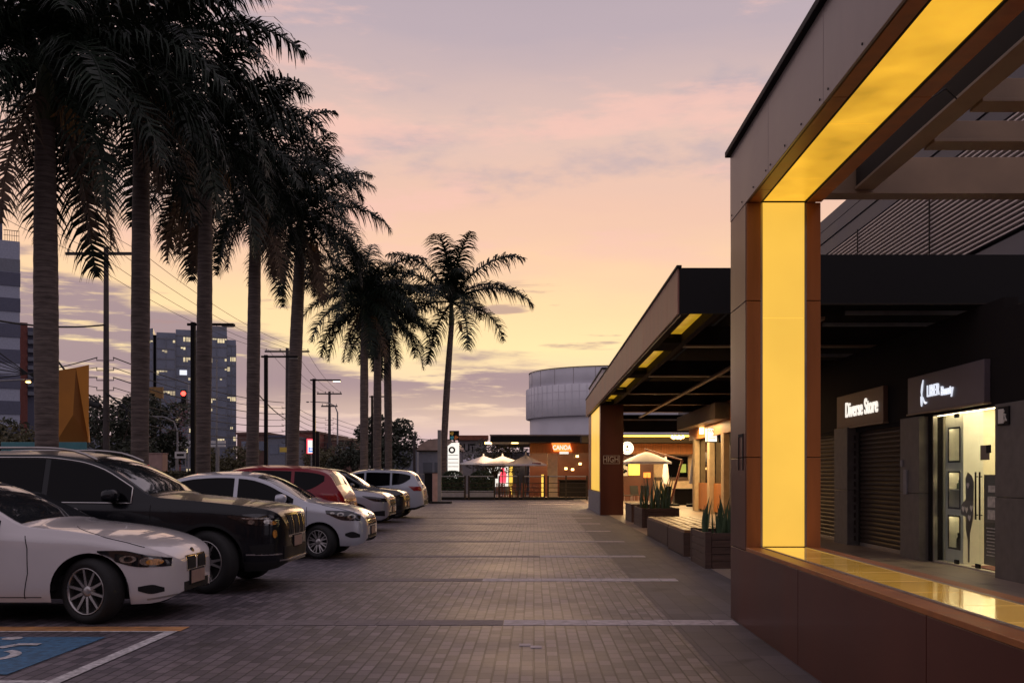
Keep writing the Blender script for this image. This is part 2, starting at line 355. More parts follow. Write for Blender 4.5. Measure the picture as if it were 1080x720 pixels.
class Car:
    def __init__(s, sp):
        s.sp = sp; s.L = sp['L']; s.hwm = sp['W']/2
        s.top = pchip(sp['top']); s.belt = pchip(sp['belt']); s.bot = pchip(sp['bot']); s.hw = pchip(sp['hw'])
        s.tum = sp.get('tum', .34)
    def edge(s, u):
        zb, zt = s.belt(u), s.top(u); hc = max(0, zt-zb-.05)
        ch = .03+.035*min(1, hc/.3)
        ze = max(zb+.004, zt-ch); w = s.hw(u)
        return .955*w-.008-s.tum*(ze-zb)*1.0, ze
    def section(s, u, arch):
        w = s.hw(u); zb = s.bot(u) if arch is None else arch; zs = s.belt(u); zt = max(s.top(u), zs+.006)
        ye, ze = s.edge(u); pts = []
        z_true = s.bot(u)
        for t in SIDE_T:
            z = zb+(zs-zb)*t
            tt = max(0, min(1, (z-z_true)/max(.05, zs-z_true)))
            k = 0
            while k < len(SIDE_T)-2 and SIDE_T[k+1] < tt: k += 1
            q = (tt-SIDE_T[k])/(SIDE_T[k+1]-SIDE_T[k]); ww = SIDE_W[k]*(1-q)+SIDE_W[k+1]*q
            pts.append((w*ww, z))
        yb = pts[-1][0]
        for g in GREEN: pts.append((yb+(ye-yb)*g, zs+(ze-zs)*g))
        for c in CROWN: pts.append((ye*c, ze+(zt-ze)*(1-c**2.2)))
        return pts
    def build(s, root):
        sp = s.sp; L = s.L; us = [L*i/70 for i in range(71)] + [.015, .04, .08, .12, L-.015, L-.04, L-.08, L-.12]
        aR = sp['archR']; zc = sp['r']
        for uc in (sp['uf'], sp['ur']):
            us = [u for u in us if not (uc-aR-.01 < u < uc+aR+.01)]
            us += [uc-aR-.004, uc+aR+.004] + [uc-aR*math.cos(PI*k/18) for k in range(19)]
        us = sorted(us); rows = []
        for u in us:
            a = None
            for uc in (sp['uf'], sp['ur']):
                if abs(u-uc) <= aR+1e-6: a = zc+math.sqrt(max(0, aR*aR-(u-uc)**2)); a = max(a, s.bot(u)+.0)
            rows.append(s.section(u, a))
        mb = MB(); n = len(rows[0]); full = 2*n-1; ncl = sp.get('clad', 0)
        vs = []
        for u, sec in zip(us, rows):
            x = L/2-u
            vs += [(x, -y, z) for y, z in sec] + [(x, y, z) for y, z in reversed(sec[:-1])]
        fs = []; ms = []
        for i in range(len(us)-1):
            for j in range(full-1):
                fs.append((i*full+j, (i+1)*full+j, (i+1)*full+j+1, i*full+j+1))
                row = min(j, full-2-j); ms.append(1 if row < ncl else 0)
        mb.v = vs
        for f, m_ in zip(fs, ms): mb.f.append(f); mb.m.append(m_); mb.s.append(True)
        # closed nose and tail
        for base, flip in ((0, False), ((len(us)-1)*full, True)):
            for j in range(n-1):
                q = (base+j, base+j+1, base+full-2-j, base+full-1-j)
                mb.f.append(q if not flip else tuple(reversed(q))); mb.m.append(0); mb.s.append(True)
        body = mb.build('body', [sp['paint'], 'trim'], root)
        s.bvh = BVHTree.FromPolygons([Vector(v) for v in mb.v], [f for f in mb.f])
        s.body = body
        # underbody and wheel liners
        ub = MB(); ub.box(L/2-sp['uf']+aR+.05, L/2-sp['ur']-aR-.25, -s.hwm*.82, s.hwm*.82, s.bot(L/2)+.02, s.bot(L/2)+.25)
        ub.box(L/2-.18, L/2-sp['uf']+aR+.02, -s.hwm*.6, s.hwm*.6, s.bot(.3)+.03, s.bot(.3)+.3)
        ub.box(-L/2+.18, L/2-sp['ur']-aR+.02, -s.hwm*.6, s.hwm*.6, s.bot(L-.3)+.03, s.bot(L-.3)+.3)
        ub.box(L/2-sp['uf']-aR, L/2-sp['uf']+aR, -.42, .42, .22, .6); ub.box(L/2-sp['ur']-aR, L/2-sp['ur']+aR, -.42, .42, .22, .6)
        ub.build('underbody', 'trim', root)
        for uc in (sp['uf'], sp['ur']):
            for sg in (-1, 1):
                wl = MB(); xs = L/2-uc
                y0 = sg*(s.hw(uc)*.965); y1 = sg*.42; rr = aR-.002; k = 20; vs = []
                for yy in (y0, y1):
                    for j in range(k+1):
                        a = PI*j/k; vs.append((xs+rr*math.cos(a), yy, zc+rr*math.sin(a)))
                fs = [(j, j+1, k+2+j, k+1+j) for j in range(k)] + [tuple(range(k+1, 2*k+2))]
                wl.add(vs, fs); wl.build('wheel_liner', 'rim_dark', root)
        # wheels
        ty = make_tyre(sp['r'], .21, sp['rim_r']); ri = make_rim(sp['rim_style'], sp['rim_r'], .21)
        t0 = r0 = None
        for uc, front in ((sp['uf'], True), (sp['ur'], False)):
            for sg in (-1, 1):
                loc = (L/2-uc, sg*(s.hwm-.125), sp['r'])
                if t0 is None:
                    t0 = w = ty.build('wheel', 'tyre', root); r0 = ri.build('rim', ['rim', 'rim_dark'], w)
                else:
                    w = t0.copy(); COL.objects.link(w); w.parent = root
                    rm = r0.copy(); COL.objects.link(rm); rm.parent = w
                w.location = loc; w.rotation_euler = (0, R(23*uc), (0 if sg < 0 else PI) + (R(sp.get('steer', 0)) if front else 0))
        s.glass(root); s.details(root)
    def hit(s, p, d):
        h = s.bvh.ray_cast(Vector(p), Vector(d)); return h[0], h[1]
    def patch(s, name, material, parent, grid, d, off=.004, skirt=.012, thick=True):
        """grid[i][j] = ray start points; lay a thin panel on the body where the rays land"""
        mb = MB(); P = []; ok = True
        d = Vector(d)
        for row in grid:
            q = []
            for p in row:
                h, nn = s.hit(p, d)
                if h is None: h = Vector(p); h = None
                q.append((h, nn))
            P.append(q)
        for i in range(len(P)):      # a ray that misses takes its neighbour's hit
            for j in range(len(P[0])):
                if P[i][j][0] is None:
                    for di, dj in ((0,1),(0,-1),(1,0),(-1,0),(0,2),(0,-2)):
                        if 0 <= i+di < len(P) and 0 <= j+dj < len(P[0]) and P[i+di][j+dj][0] is not None:
                            P[i][j] = P[i+di][j+dj]; break
        if any(h is None for r_ in P for h, _ in r_): return None
        ni, nj = len(P), len(P[0]); vs = []
        for r_ in P:
            for h, nn in r_:
                if nn.dot(d) > 0: nn = -nn
                vs.append(h+nn*off)
        fs = [(i*nj+j, (i+1)*nj+j, (i+1)*nj+j+1, i*nj+j+1) for i in range(ni-1) for j in range(nj-1)]
        mb.add(vs, fs, 0, True)
        ring = [(0, j) for j in range(nj)] + [(i, nj-1) for i in range(1, ni)] + [(ni-1, j) for j in range(nj-2, -1, -1)] + [(i, 0) for i in range(ni-2, 0, -1)]
        b0 = [mb.v[i*nj+j] for i, j in ring]; b1 = []
        for i, j in ring:
            h, nn = P[i][j]
            if nn.dot(d) > 0: nn = -nn
            b1.append(h-nn*skirt)
        k = len(ring); mb.add(b0+b1, [(a, (a+1) % k, (a+1) % k+k, a+k) for a in range(k)], 0, False)
        return mb.build(name, material, parent)
    def side_grid(s, lo, hi, sg, n=14, m=6):
        fl, fh = pchip(lo), pchip(hi); u0, u1 = lo[0][0], lo[-1][0]
        v0, v1 = hi[0][0], hi[-1][0]; g = []
        for i in range(n+1):
            t = i/n; ua = u0+(u1-u0)*t; ub = v0+(v1-v0)*t; za, zb = fl(ua), fh(ub)
            g.append([(s.L/2-(ua+(ub-ua)*q/m), sg*3.0, za+(zb-za)*q/m) for q in range(m+1)])
        return g
    def side(s, name, material, parent, lo, hi, off=.004, n=14, m=6, both=True):
        out = []
        for sg in ((-1, 1) if both else (-1,)):
            out.append(s.patch(name, material, parent, s.side_grid(lo, hi, sg, n, m), (0, -sg, 0), off))
        return out
    def front(s, name, material, parent, y0, y1, z0, z1, off=.006, rear=False, taper=0.0, n=12, m=5):
        g = []
        for i in range(n+1):
            y = y0+(y1-y0)*i/n; row = []
            for q in range(m+1):
                f = q/m; yy = (y0+y1)/2+(y-(y0+y1)/2)*(1-taper*(1-f))
                row.append((3.5 if not rear else -3.5, yy, z0+(z1-z0)*f))
            g.append(row)
        return s.patch(name, material, parent, g, (-1, 0, 0) if not rear else (1, 0, 0), off)
    def disc(s, name, material, parent, u, z, ru, rz, sg, off):
        g = []
        for i in range(9):
            a = -1+i/4; row = []
            for j in range(9):
                b = -1+j/4; x = a*math.sqrt(1-b*b/2); y = b*math.sqrt(1-a*a/2)
                row.append((s.L/2-u-x*ru, sg*3.0, z+y*rz))
            g.append(row)
        return s.patch(name, material, parent, g, (0, -sg, 0), off)
    def glass(s, root):
        sp = s.sp; w0, w1 = sp['screen']; r0, r1 = sp['back']
        def topgrid(ua, ub, inset):
            g = []
            for i in range(11):
                u = ua+(ub-ua)*i/10; ye, _ = s.edge(u); yy = ye-inset
                g.append([(s.L/2-u, yy*(-1+2*j/12), 4) for j in range(13)])
            return g
        s.patch('windscreen', 'car_screen', root, topgrid(w0, w1, .045), (0, 0, -1))
        s.patch('rear_window', 'car_glass', root, topgrid(r0, r1, .09), (0, 0, -1))
        spl = sp['pillars']       # u positions: first, pillar centres ..., last
        for k in range(len(spl)-1):
            a = spl[k]+(.0 if k == 0 else .035); b = spl[k+1]-(.0 if k == len(spl)-2 else .035)
            last = k == len(spl)-2; lo = []; hi = []
            for i in range(9):
                u = a+(b-a)*i/8; zl = s.belt(u)+.025; _, ze = s.edge(u); zh = ze-.055
                if last and i/8 > .35:
                    q = (i/8-.35)/.65; zl += q**2.2*(zh-zl)*sp.get('kick', .55); zh -= q**3*.08*(zh-zl)
                if zh < zl+.012: zh = zl+.012
                lo.append((u, zl)); hi.append((u+1e-6, zh))
            wins = s.side('side_window', 'car_glass', root, lo, hi, off=.005)
        if sp.get('chrome_line'):
            for sg in (-1, 1):
                pts = []
                us = [spl[0]+(spl[-1]-spl[0])*i/30 for i in range(31)]
                up = []
                for u in us:
                    _, ze = s.edge(u); up.append((u, max(ze-.035, s.belt(u)+.03)))
                lowp = [(u, s.belt(u)+.008) for u in reversed(us)]
                for u, z in up+lowp+[up[0]]:
                    h, nn = s.hit((s.L/2-u, sg*3, z), (0, -sg, 0))
                    if h is not None: pts.append(h+Vector((0, sg*.004, 0)))
                mb = MB(); mb.tube(pts, .010, 5, caps=False); mb.build('window_trim', 'chrome', root)
    def seam(s, root, pts, sg, name='door_seam'):
        q = []; pp_ = []
        for (ua, za), (ub, zb) in zip(pts[:-1], pts[1:]):
            k = max(1, int(math.hypot(ub-ua, zb-za)/.03)); pp_ += [(ua+(ub-ua)*i/k, za+(zb-za)*i/k) for i in range(k)]
        for u, z in pp_+[pts[-1]]:
            h, nn = s.hit((s.L/2-u, sg*3, z), (0, -sg, 0))
            if h is not None: q.append(h+Vector((0, sg*.001, 0)))
        mb = MB(); mb.tube(q, .0045, 5); return mb.build(name, 'joint', root)
    def details(s, root):
        sp = s.sp
        for h_ in s.side('headlight', 'head', root, *sp['head'], off=.007):
            pass
        heads = [o for o in bpy.data.objects if o.parent == root and o.name.startswith('headlight')]
        if sp.get('head_in'):
            for sg, ho in zip((-1, 1), heads):
                for nm, mm, u, z, ru, rz, of in sp['head_in']: s.disc(nm, mm, ho, u, z, ru, rz, sg, of)
        s.side('taillight', 'tail', root, *sp['tail'], off=.008)
        for g in sp.get('front', []): s.front(*g[:2], root, *g[2:])
        for g in sp.get('rear', []): s.front(*g[:2], root, *g[2:], rear=True)
        for nm, mm, lo, hi in sp.get('sides', []): s.side(nm, mm, root, lo, hi)
        # mirrors
        for sg in (-1, 1):
            u = sp['mirror']; z = s.belt(u)+.10; h, _ = s.hit((s.L/2-u, sg*3, s.belt(u)+.02), (0, -sg, 0))
            mb = MB(); c = Vector((s.L/2-u, h.y+sg*.13, z))
            prof = [(-.075, .10, .05), (-.06, .13, .075), (0, .14, .085), (.05, .125, .078), (.085, .08, .05), (.10, .02, .015)]
            n = 16; vs = []
            for x, a, b in prof:
                for j in range(n):
                    t = 2*PI*j/n; vs.append((c.x+x, c.y+a*math.copysign(abs(math.cos(t))**.7, math.cos(t)), c.z+b*math.copysign(abs(math.sin(t))**.7, math.sin(t))))
            fs = [(i*n+j, i*n+(j+1) % n, (i+1)*n+(j+1) % n, (i+1)*n+j) for i in range(len(prof)-1) for j in range(n)]
            mb.add(vs, fs+[tuple(range(n)), tuple(range((len(prof)-1)*n, len(prof)*n))], 0, True)
            mo = mb.build('wing_mirror', sp.get('mirror_m', sp['paint']), root)
            st = MB(); st.bar((c.x+.02, h.y-sg*.03, c.z-.10), (c.x+.02, c.y-sg*.02, c.z-.05), .05, .05); st.build('mirror_foot', 'trim', mo)
        for sg in (-1, 1):
            for u in sp['handles']:
                z = s.belt(u)-.11; h, _ = s.hit((s.L/2-u, sg*3, z), (0, -sg, 0))
                mb = MB(); mb.tube([(s.L/2-u+dx, h.y+sg*o, z+.004*k) for k, (dx, o) in enumerate(((.10, .0), (.085, .028), (0, .036), (-.085, .028), (-.10, .0)))], .013, 8)
                mb.build('door_handle', sp.get('handle_m', sp['paint']), root)
            for pts in sp['seams']: s.seam(root, pts, sg)
        if sp.get('rails'):
            a, b = sp['rails']
            for sg in (-1, 1):
                mb = MB(); pts = []
                for i in range(15):
                    u = a+(b-a)*i/14; ye, ze = s.edge(u); lift = .045*min(1, i/2, (14-i)/2)
                    pts.append((s.L/2-u, sg*(ye-.06), s.top(u)-.025+lift))
                mb.tube(pts, .017, 6); mb.build('roof_rail', sp.get('rail_m', 'trim'), root)
        # door-sill skirt
        if sp.get('plate_f'):
            z, w = sp['plate_f']; h, _ = s.hit((4, 0, z), (-1, 0, 0))
            mb = MB(); mb.box(h.x-.01, h.x+.018, -w-.012, w+.012, z-.077, z+.077); pf = mb.build('plate_frame', 'joint', root, bevel=.004); mb = MB(); mb.box(h.x+.0185, h.x+.024, -w, w, z-.065, z+.065); mb.build('licence_plate', 'plate', pf)
        if sp.get('plate_r'):
            z, w = sp['plate_r']; h, _ = s.hit((-4, 0, z), (1, 0, 0))
            mb = MB(); mb.box(h.x-.018, h.x+.01, -w, w, z-.065, z+.065); mb.build('licence_plate', 'plate', root, bevel=.004)
        if sp.get('badge'):
            z = sp['badge']; h, nn = s.hit((4, 0, z), (-1, 0, 0))
            mb = MB()
            n_ = Vector((1, 0, .35)).normalized()
            mb.tube([h-n_*.012, h+n_*.003], .036, 20, m=0); mb.tube([h+n_*.001, h+n_*.005], .027, 20, m=1)
            mb.build('badge', ['joint', 'chrome'], root)

def place_car(sp, name, label, nose, yc, heading=0, group='cars parked in the row'):
    L = sp['L']; x = nose-L/2
    root = thing(name, label, sp.get('cat', 'car'), (x, yc, .006), heading, group)
    Car(sp).build(root); return root

SEDAN = dict(L=4.62, W=1.81, paint='p_white', r=.322, archR=.372, uf=.74, ur=3.55, rim_r=.228, rim_style='ten', steer=-20, tum=.36,
    top=[(0,.59),(.02,.635),(.06,.675),(.16,.738),(.3,.795),(.6,.875),(1.0,.94),(1.38,.985),(1.72,1.165),(2.05,1.325),(2.35,1.405),(2.75,1.43),(3.2,1.39),(3.6,1.285),(3.98,1.115),(4.15,1.085),(4.45,1.06),(4.58,.99),(4.62,.86)],
    belt=[(0,.54),(.05,.62),(.15,.672),(.3,.73),(.8,.828),(1.4,.875),(2.2,.905),(3.2,.935),(4.1,.975),(4.5,.95),(4.62,.80)],
    bot=[(0,.27),(.06,.225),(.2,.19),(.45,.19),(1.2,.215),(3.2,.215),(4.2,.22),(4.62,.36)],
    hw=[(0,.42),(.03,.55),(.08,.655),(.17,.755),(.32,.835),(.6,.885),(1.0,.902),(1.5,.905),(3.4,.905),(4.1,.87),(4.4,.80),(4.55,.70),(4.62,.58)],
    screen=(1.44, 2.22), back=(3.22, 3.92), pillars=(1.62, 2.55, 3.72), kick=.5, mirror=1.80, handles=(2.35, 3.3), handle_m='p_white',
    seams=([(1.36,.86),(1.33,.74),(1.32,.5),(1.36,.30),(1.36,.25)], [(1.2,.265),(2.2,.265),(3.1,.265)], [(2.56,.90),(2.56,.6),(2.52,.27)], [(1.02,.93),(.7,.865),(.40,.79),(.25,.74)]),
    head=([(.05,.545),(.25,.55),(.48,.605),(.66,.70)], [(.05,.625),(.2,.66),(.45,.715),(.66,.715)]),
    head_in=(('lamp_lens','head_in',.38,.63,.075,.036,.012),('lamp_pupil','head',.375,.63,.040,.024,.015),('lamp_lens','head_in',.22,.605,.06,.038,.012),('lamp_reflector','amber',.165,.595,.065,.03,.015)),
    tail=([(4.25,.78),(4.5,.78)], [(4.2,.93),(4.5,.93)]),
    front=[('grille', 'chrome', -.29, -.02, .465, .622), ('grille_slats', 'joint', -.265, -.04, .48, .607, .011), ('grille', 'chrome', .02, .29, .465, .622), ('grille_slats', 'joint', .04, .265, .48, .607, .011), ('lower_intake', 'trim', -.36, .36, .27, .36)],
    sides=[('fog_recess', 'trim', [(.09,.30),(.18,.285),(.29,.32)], [(.09,.34),(.18,.375),(.29,.36)]), ('bumper_strip', 'alu', [(.02,.245),(.22,.225)], [(.02,.262),(.22,.24)])],
    plate_f=(.395, .20), badge=.655)
SUV = dict(L=4.95, W=1.96, paint='p_black', r=.385, archR=.44, uf=.87, ur=3.85, rim_r=.262, rim_style='split', steer=-20, tum=.27, clad=2, cat='car',
    top=[(0,.78),(.025,.92),(.07,1.0),(.2,1.06),(.7,1.13),(1.2,1.18),(1.52,1.215),(1.9,1.455),(2.2,1.625),(2.5,1.715),(3.0,1.765),(3.8,1.765),(4.5,1.72),(4.68,1.63),(4.82,1.3),(4.92,1.0),(4.95,.75)],
    belt=[(0,.74),(.07,.92),(.25,.99),(.9,1.06),(1.6,1.09),(3,1.11),(4.3,1.16),(4.7,1.15),(4.88,1.0),(4.95,.72)],
    bot=[(0,.34),(.08,.29),(.25,.265),(1.4,.29),(3.4,.29),(4.6,.32),(4.95,.46)],
    hw=[(0,.50),(.03,.65),(.08,.765),(.2,.875),(.45,.945),(.9,.975),(1.4,.98),(4.0,.98),(4.5,.95),(4.75,.90),(4.88,.82),(4.95,.72)],
    screen=(1.60, 2.36), back=(4.62, 4.80), pillars=(1.80, 2.88, 3.86, 4.50), kick=.4, mirror=2.0, handles=(2.62, 3.60), handle_m='chrome',
    seams=([(1.56,1.08),(1.56,.6),(1.60,.36)], [(2.88,1.1),(2.88,.6),(2.86,.36)], [(3.86,1.1),(3.88,.85)]),
    head=([(.05,.82),(.3,.83),(.62,.935)], [(.05,.935),(.3,.97),(.62,.955)]),
    head_in=(('lamp_lens','head_in',.30,.915,.16,.010,.012),('lamp_lens','head_in',.16,.875,.045,.03,.012),('lamp_reflector','amber',.11,.855,.035,.022,.012),('lamp_reflector','amber',.09,.72,.018,.05,.012),('lamp_lens','head_in',.34,.87,.04,.028,.012)),
    tail=([(4.55,.95),(4.85,.95)], [(4.5,1.45),(4.76,1.45)]), chrome_line=True, rails=(2.3, 4.4), rail_m='alu', mirror_m='p_black',
    front=[('grille', 'chrome', -.44, .44, .66, .96), ('grille_slats', 'joint', -.41, .41, .69, .935, .012), ('grille_bar', 'rim_dark', -.33, -.31, .69, .935, .018), ('grille_bar', 'chrome', -.22, -.20, .69, .935, .018), ('grille_bar', 'rim_dark', -.11, -.09, .69, .935, .018), ('grille_bar', 'chrome', .09, .11, .69, .935, .018), ('grille_bar', 'rim_dark', .20, .22, .69, .935, .018), ('grille_bar', 'chrome', .31, .33, .69, .935, .018), ('lower_intake', 'trim', -.6, .6, .40, .55), ('bumper_strip', 'chrome', -.70, .70, .375, .395, .012)],
    sides=[('fog_recess', 'trim', [(.10,.47),(.32,.47)], [(.10,.60),(.36,.58)]), ('bumper_trim', 'chrome', [(.03,.455),(.40,.465)], [(.03,.475),(.40,.48)])],
    plate_f=(.60, .20))
HATCH = dict(L=4.25, W=1.70, paint='p_silver', r=.298, archR=.345, uf=.78, ur=3.27, rim_r=.20, rim_style='mesh', steer=-20, tum=.33,
    top=[(0,.62),(.03,.70),(.1,.79),(.25,.86),(.6,.945),(.98,1.01),(1.4,1.235),(1.75,1.41),(2.05,1.49),(2.5,1.52),(3.0,1.495),(3.4,1.40),(3.75,1.24),(3.95,1.09),(4.15,1.0),(4.22,.93),(4.25,.75)],
    belt=[(0,.58),(.1,.70),(.3,.79),(.8,.88),(1.2,.93),(2.2,.97),(3.2,1.01),(3.9,1.02),(4.15,.94),(4.25,.70)],
    bot=[(0,.34),(.06,.27),(.2,.22),(1.2,.23),(3.0,.23),(4.0,.26),(4.25,.38)],
    hw=[(0,.52),(.03,.61),(.08,.68),(.2,.755),(.4,.815),(.75,.845),(1.2,.85),(3.3,.85),(3.8,.82),(4.1,.75),(4.2,.68),(4.25,.56)],
    screen=(1.06, 1.90), back=(3.2, 3.85), pillars=(1.24, 2.25, 3.42), kick=.6, mirror=1.42, handles=(2.05, 2.95), mirror_m='p_silver',
    seams=([(1.0,.90),(1.0,.6),(1.03,.30)], [(2.26,.95),(2.26,.6),(2.22,.27)], [(.8,.945),(.45,.87),(.2,.80)]),
    head=([(.10,.655),(.35,.665),(.66,.78)], [(.10,.76),(.35,.825),(.68,.84)]),
    head_in=(('lamp_lens','head_in',.24,.725,.065,.042,.012),('lamp_pupil','head',.24,.725,.038,.025,.016),('lamp_reflector','head_in',.42,.765,.06,.034,.012),('lamp_pupil','head',.42,.765,.035,.02,.016),('lamp_reflector','head_in',.56,.79,.04,.018,.012)),
    tail=([(4.0,.78),(4.2,.78)], [(3.9,.98),(4.15,.98)]),
    front=[('grille', 'chrome', -.40, .40, .55, .71, .006), ('grille_slats', 'trim', -.37, .37, .57, .60, .012), ('grille_slats', 'trim', -.37, .37, .615, .645, .012), ('grille_slats', 'trim', -.37, .37, .66, .69, .012), ('lower_intake', 'trim', -.45, .45, .30, .40)],
    sides=[('fog_recess', 'trim', [(.10,.37),(.22,.36),(.34,.40)], [(.10,.42),(.22,.47),(.34,.44)])],
    plate_f=(.47, .20), badge=.745)
CROSS = dict(L=4.4, W=1.80, paint='p_silver2', r=.335, archR=.385, uf=.84, ur=3.46, rim_r=.225, rim_style='six', steer=-14, tum=.30, clad=1,
    top=[(0,.74),(.025,.85),(.08,.93),(.2,.99),(.7,1.065),(1.1,1.115),(1.5,1.34),(1.85,1.53),(2.15,1.62),(2.6,1.66),(3.4,1.64),(3.85,1.59),(4.05,1.50),(4.2,1.24),(4.34,1.0),(4.4,.72)],
    belt=[(0,.70),(.08,.84),(.3,.92),(.9,.99),(1.2,1.01),(3,1.06),(3.9,1.13),(4.15,1.12),(4.32,.95),(4.4,.68)],
    bot=[(0,.42),(.08,.31),(.25,.25),(1.3,.26),(3.2,.26),(4.1,.30),(4.4,.42)],
    hw=[(0,.58),(.03,.68),(.08,.75),(.2,.82),(.45,.87),(.85,.895),(1.3,.90),(3.5,.90),(3.95,.875),(4.2,.82),(4.33,.75),(4.4,.66)],
    screen=(1.18, 2.02), back=(4.03, 4.19), pillars=(1.36, 2.42, 3.30, 3.95), kick=.6, mirror=1.58, handles=(2.18, 3.08),
    seams=([(1.12,.98),(1.12,.6),(1.15,.34)], [(2.42,1.03),(2.42,.6),(2.40,.32)]),
    head=([(.06,.76),(.3,.77),(.66,.90)], [(.06,.84),(.3,.885),(.66,.92)]),
    tail=([(4.08,.92),(4.34,.92)], [(3.88,1.08),(4.28,1.06)]),
    front=[('grille', 'chrome', -.42, .42, .62, .84), ('grille_slats', 'trim', -.38, .38, .65, .72, .012), ('grille_slats', 'trim', -.38, .38, .745, .815, .012), ('lower_intake', 'trim', -.6, .6, .36, .50)],
    rear=[('tailgate_trim', 'chrome', -.42, .42, .90, .93), ('rear_bumper_trim', 'trim', -.62, .62, .40, .60)],
    sides=[('fog_recess', 'trim', [(.10,.40),(.34,.41)], [(.10,.54),(.38,.52)])], plate_f=(.56, .20), plate_r=(.82, .20), rails=(2.0, 3.9))
def variant(base, **kw):
    d = dict(base); d.update(kw); return d
def hscale(sp, k, keys=('top',)):
    d = dict(sp)
    for key in keys: d[key] = [(u, z*k) for u, z in sp[key]]
    return d

place_car(SEDAN, 'sedan', 'white saloon car nearest the camera, with ten spoke rims, beside the blue painted bay', -3.56, 10.50)
place_car(SUV, 'suv', 'large black SUV with chrome window line and silver roof rails behind the white saloon', -3.12, 13.10)
place_car(HATCH, 'hatchback', 'pale silver compact car with mesh wheels, just beyond the large black SUV', -2.92, 18.0)
red = variant(CROSS, paint='p_red', steer=0, rails=None, L=4.4)
place_car(red, 'crossover', 'dark red crossover parked tail out, with amber tail lamps facing the aisle', -3.85, 21.2, PI)
place_car(variant(CROSS, paint='p_silver2', L=4.4, rails=(2.0, 3.9), rail_m='alu'), 'crossover', 'warm silver SUV with slatted chrome grille and roof rails beyond the red car', -3.72, 26.3)
place_car(variant(CROSS, paint='p_dark', rails=None), 'crossover', 'graphite SUV parked nose out between silver SUV and white SUV', -3.92, 31.0)
place_car(variant(CROSS, paint='p_white2', steer=0, rails=None), 'crossover', 'white SUV parked tail out with red tail lamps, farthest car of the row', -3.72, 34.4, PI)
# ---------------------------------------------------------------- ground and paving
g = MB(); g.sheet(-1500, 1500, -60, 2500, -.004); struct(g.build('ground', 'asphalt'))
g = MB(); g.sheet(-8.6, 2.75, -6, 60, .002); struct(g.build('plaza_paving', 'paver'))
g = MB(); g.sheet(1.35, 2.74, -6, 36, .005); struct(g.build('dark_paver_strip', 'paver_dark'))  # second paving sheet, darker and smoother, along the building edge
g = MB(); g.sheet(2.74, 16, -6, 70, .005); g.sheet(-8, 2.74, 60, 80, .005); struct(g.build('walkway', 'walk'))
g = MB(); g.box(-13.5, -8.6, -6, 60, -.05, .13); struct(g.build('planting_strip_kerb', 'concrete', bevel=.02))
g = MB(); g.sheet(-13.35, -8.75, -6, 60, .135); struct(g.build('planting_strip_soil', 'soil'))
# pale stone bands across the paving, stones of 0.4 m
bp = MB(); bd = MB()
for k in range(12):
    y = 9.62 + 4.0*k
    x = -4.4; 
    while x < 1.96:
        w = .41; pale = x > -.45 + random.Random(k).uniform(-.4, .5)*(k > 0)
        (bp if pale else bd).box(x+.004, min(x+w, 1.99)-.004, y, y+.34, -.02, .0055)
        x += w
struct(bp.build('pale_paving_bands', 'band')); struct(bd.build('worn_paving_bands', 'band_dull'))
lb = MB(); D = 8.45
lb.box(-.125, -.03, D, D+.10, -.02, .007); lb.box(-.028, .067, D-.10, D, -.02, .007); struct(lb.build('light_paving_bricks', 'band'))
wl = MB(); wl.sheet(-3.41, -3.30, 4.5, 9.17, .0085); wl.sheet(-9, -3.30, 9.175, 9.23, .0085); wl.sheet(-9, -3.42, 6.93, 7.01, .0085); struct(wl.build('white_bay_marking', 'white_line'))
yl = MB(); yl.sheet(-9, -3.28, 9.235, 9.50, .0085); struct(yl.build('ochre_bay_marking', 'yellow_line'))
bl = MB(); bl.sheet(-5.6, -3.82, 7.22, 8.9, .0085); struct(bl.build('blue_bay_marking', 'blue_line'))
wc = MB()
def ring(mb, c, r, w, a0, a1, z, n=28):
    vs = []
    for i in range(n+1):
        a = a0+(a1-a0)*i/n
        for rr in (r-w/2, r+w/2): vs.append((c[0]+rr*math.cos(a), c[1]+rr*math.sin(a)*.9, z))
    mb.add(vs, [(2*i, 2*i+1, 2*i+3, 2*i+2) for i in range(n)])
ring(wc, (-4.46, 7.94), .30, .085, R(-195), R(62), .0125)
def strip(mb, pts, w, z):
    for (a, b) in zip(pts[:-1], pts[1:]):
        a = Vector((*a, z)); b = Vector((*b, z)); d = (b-a).normalized(); n_ = Vector((-d.y, d.x, 0))*w/2
        mb.add([a-n_, b-n_, b+n_, a+n_], [(0, 1, 2, 3)]); z += .0012
strip(wc, [(-4.78, 8.72), (-4.75, 8.30), (-4.46, 8.30), (-4.38, 8.46)], .095, .0125)
strip(wc, [(-4.40, 8.46), (-4.20, 8.46)], .095, .0175)
wc.lathe([(.001, 0), (.085, 0)], 20, c=(-4.61, 8.80, .0125), smooth=False)
struct(wc.build('wheelchair_marking', 'white_line'))

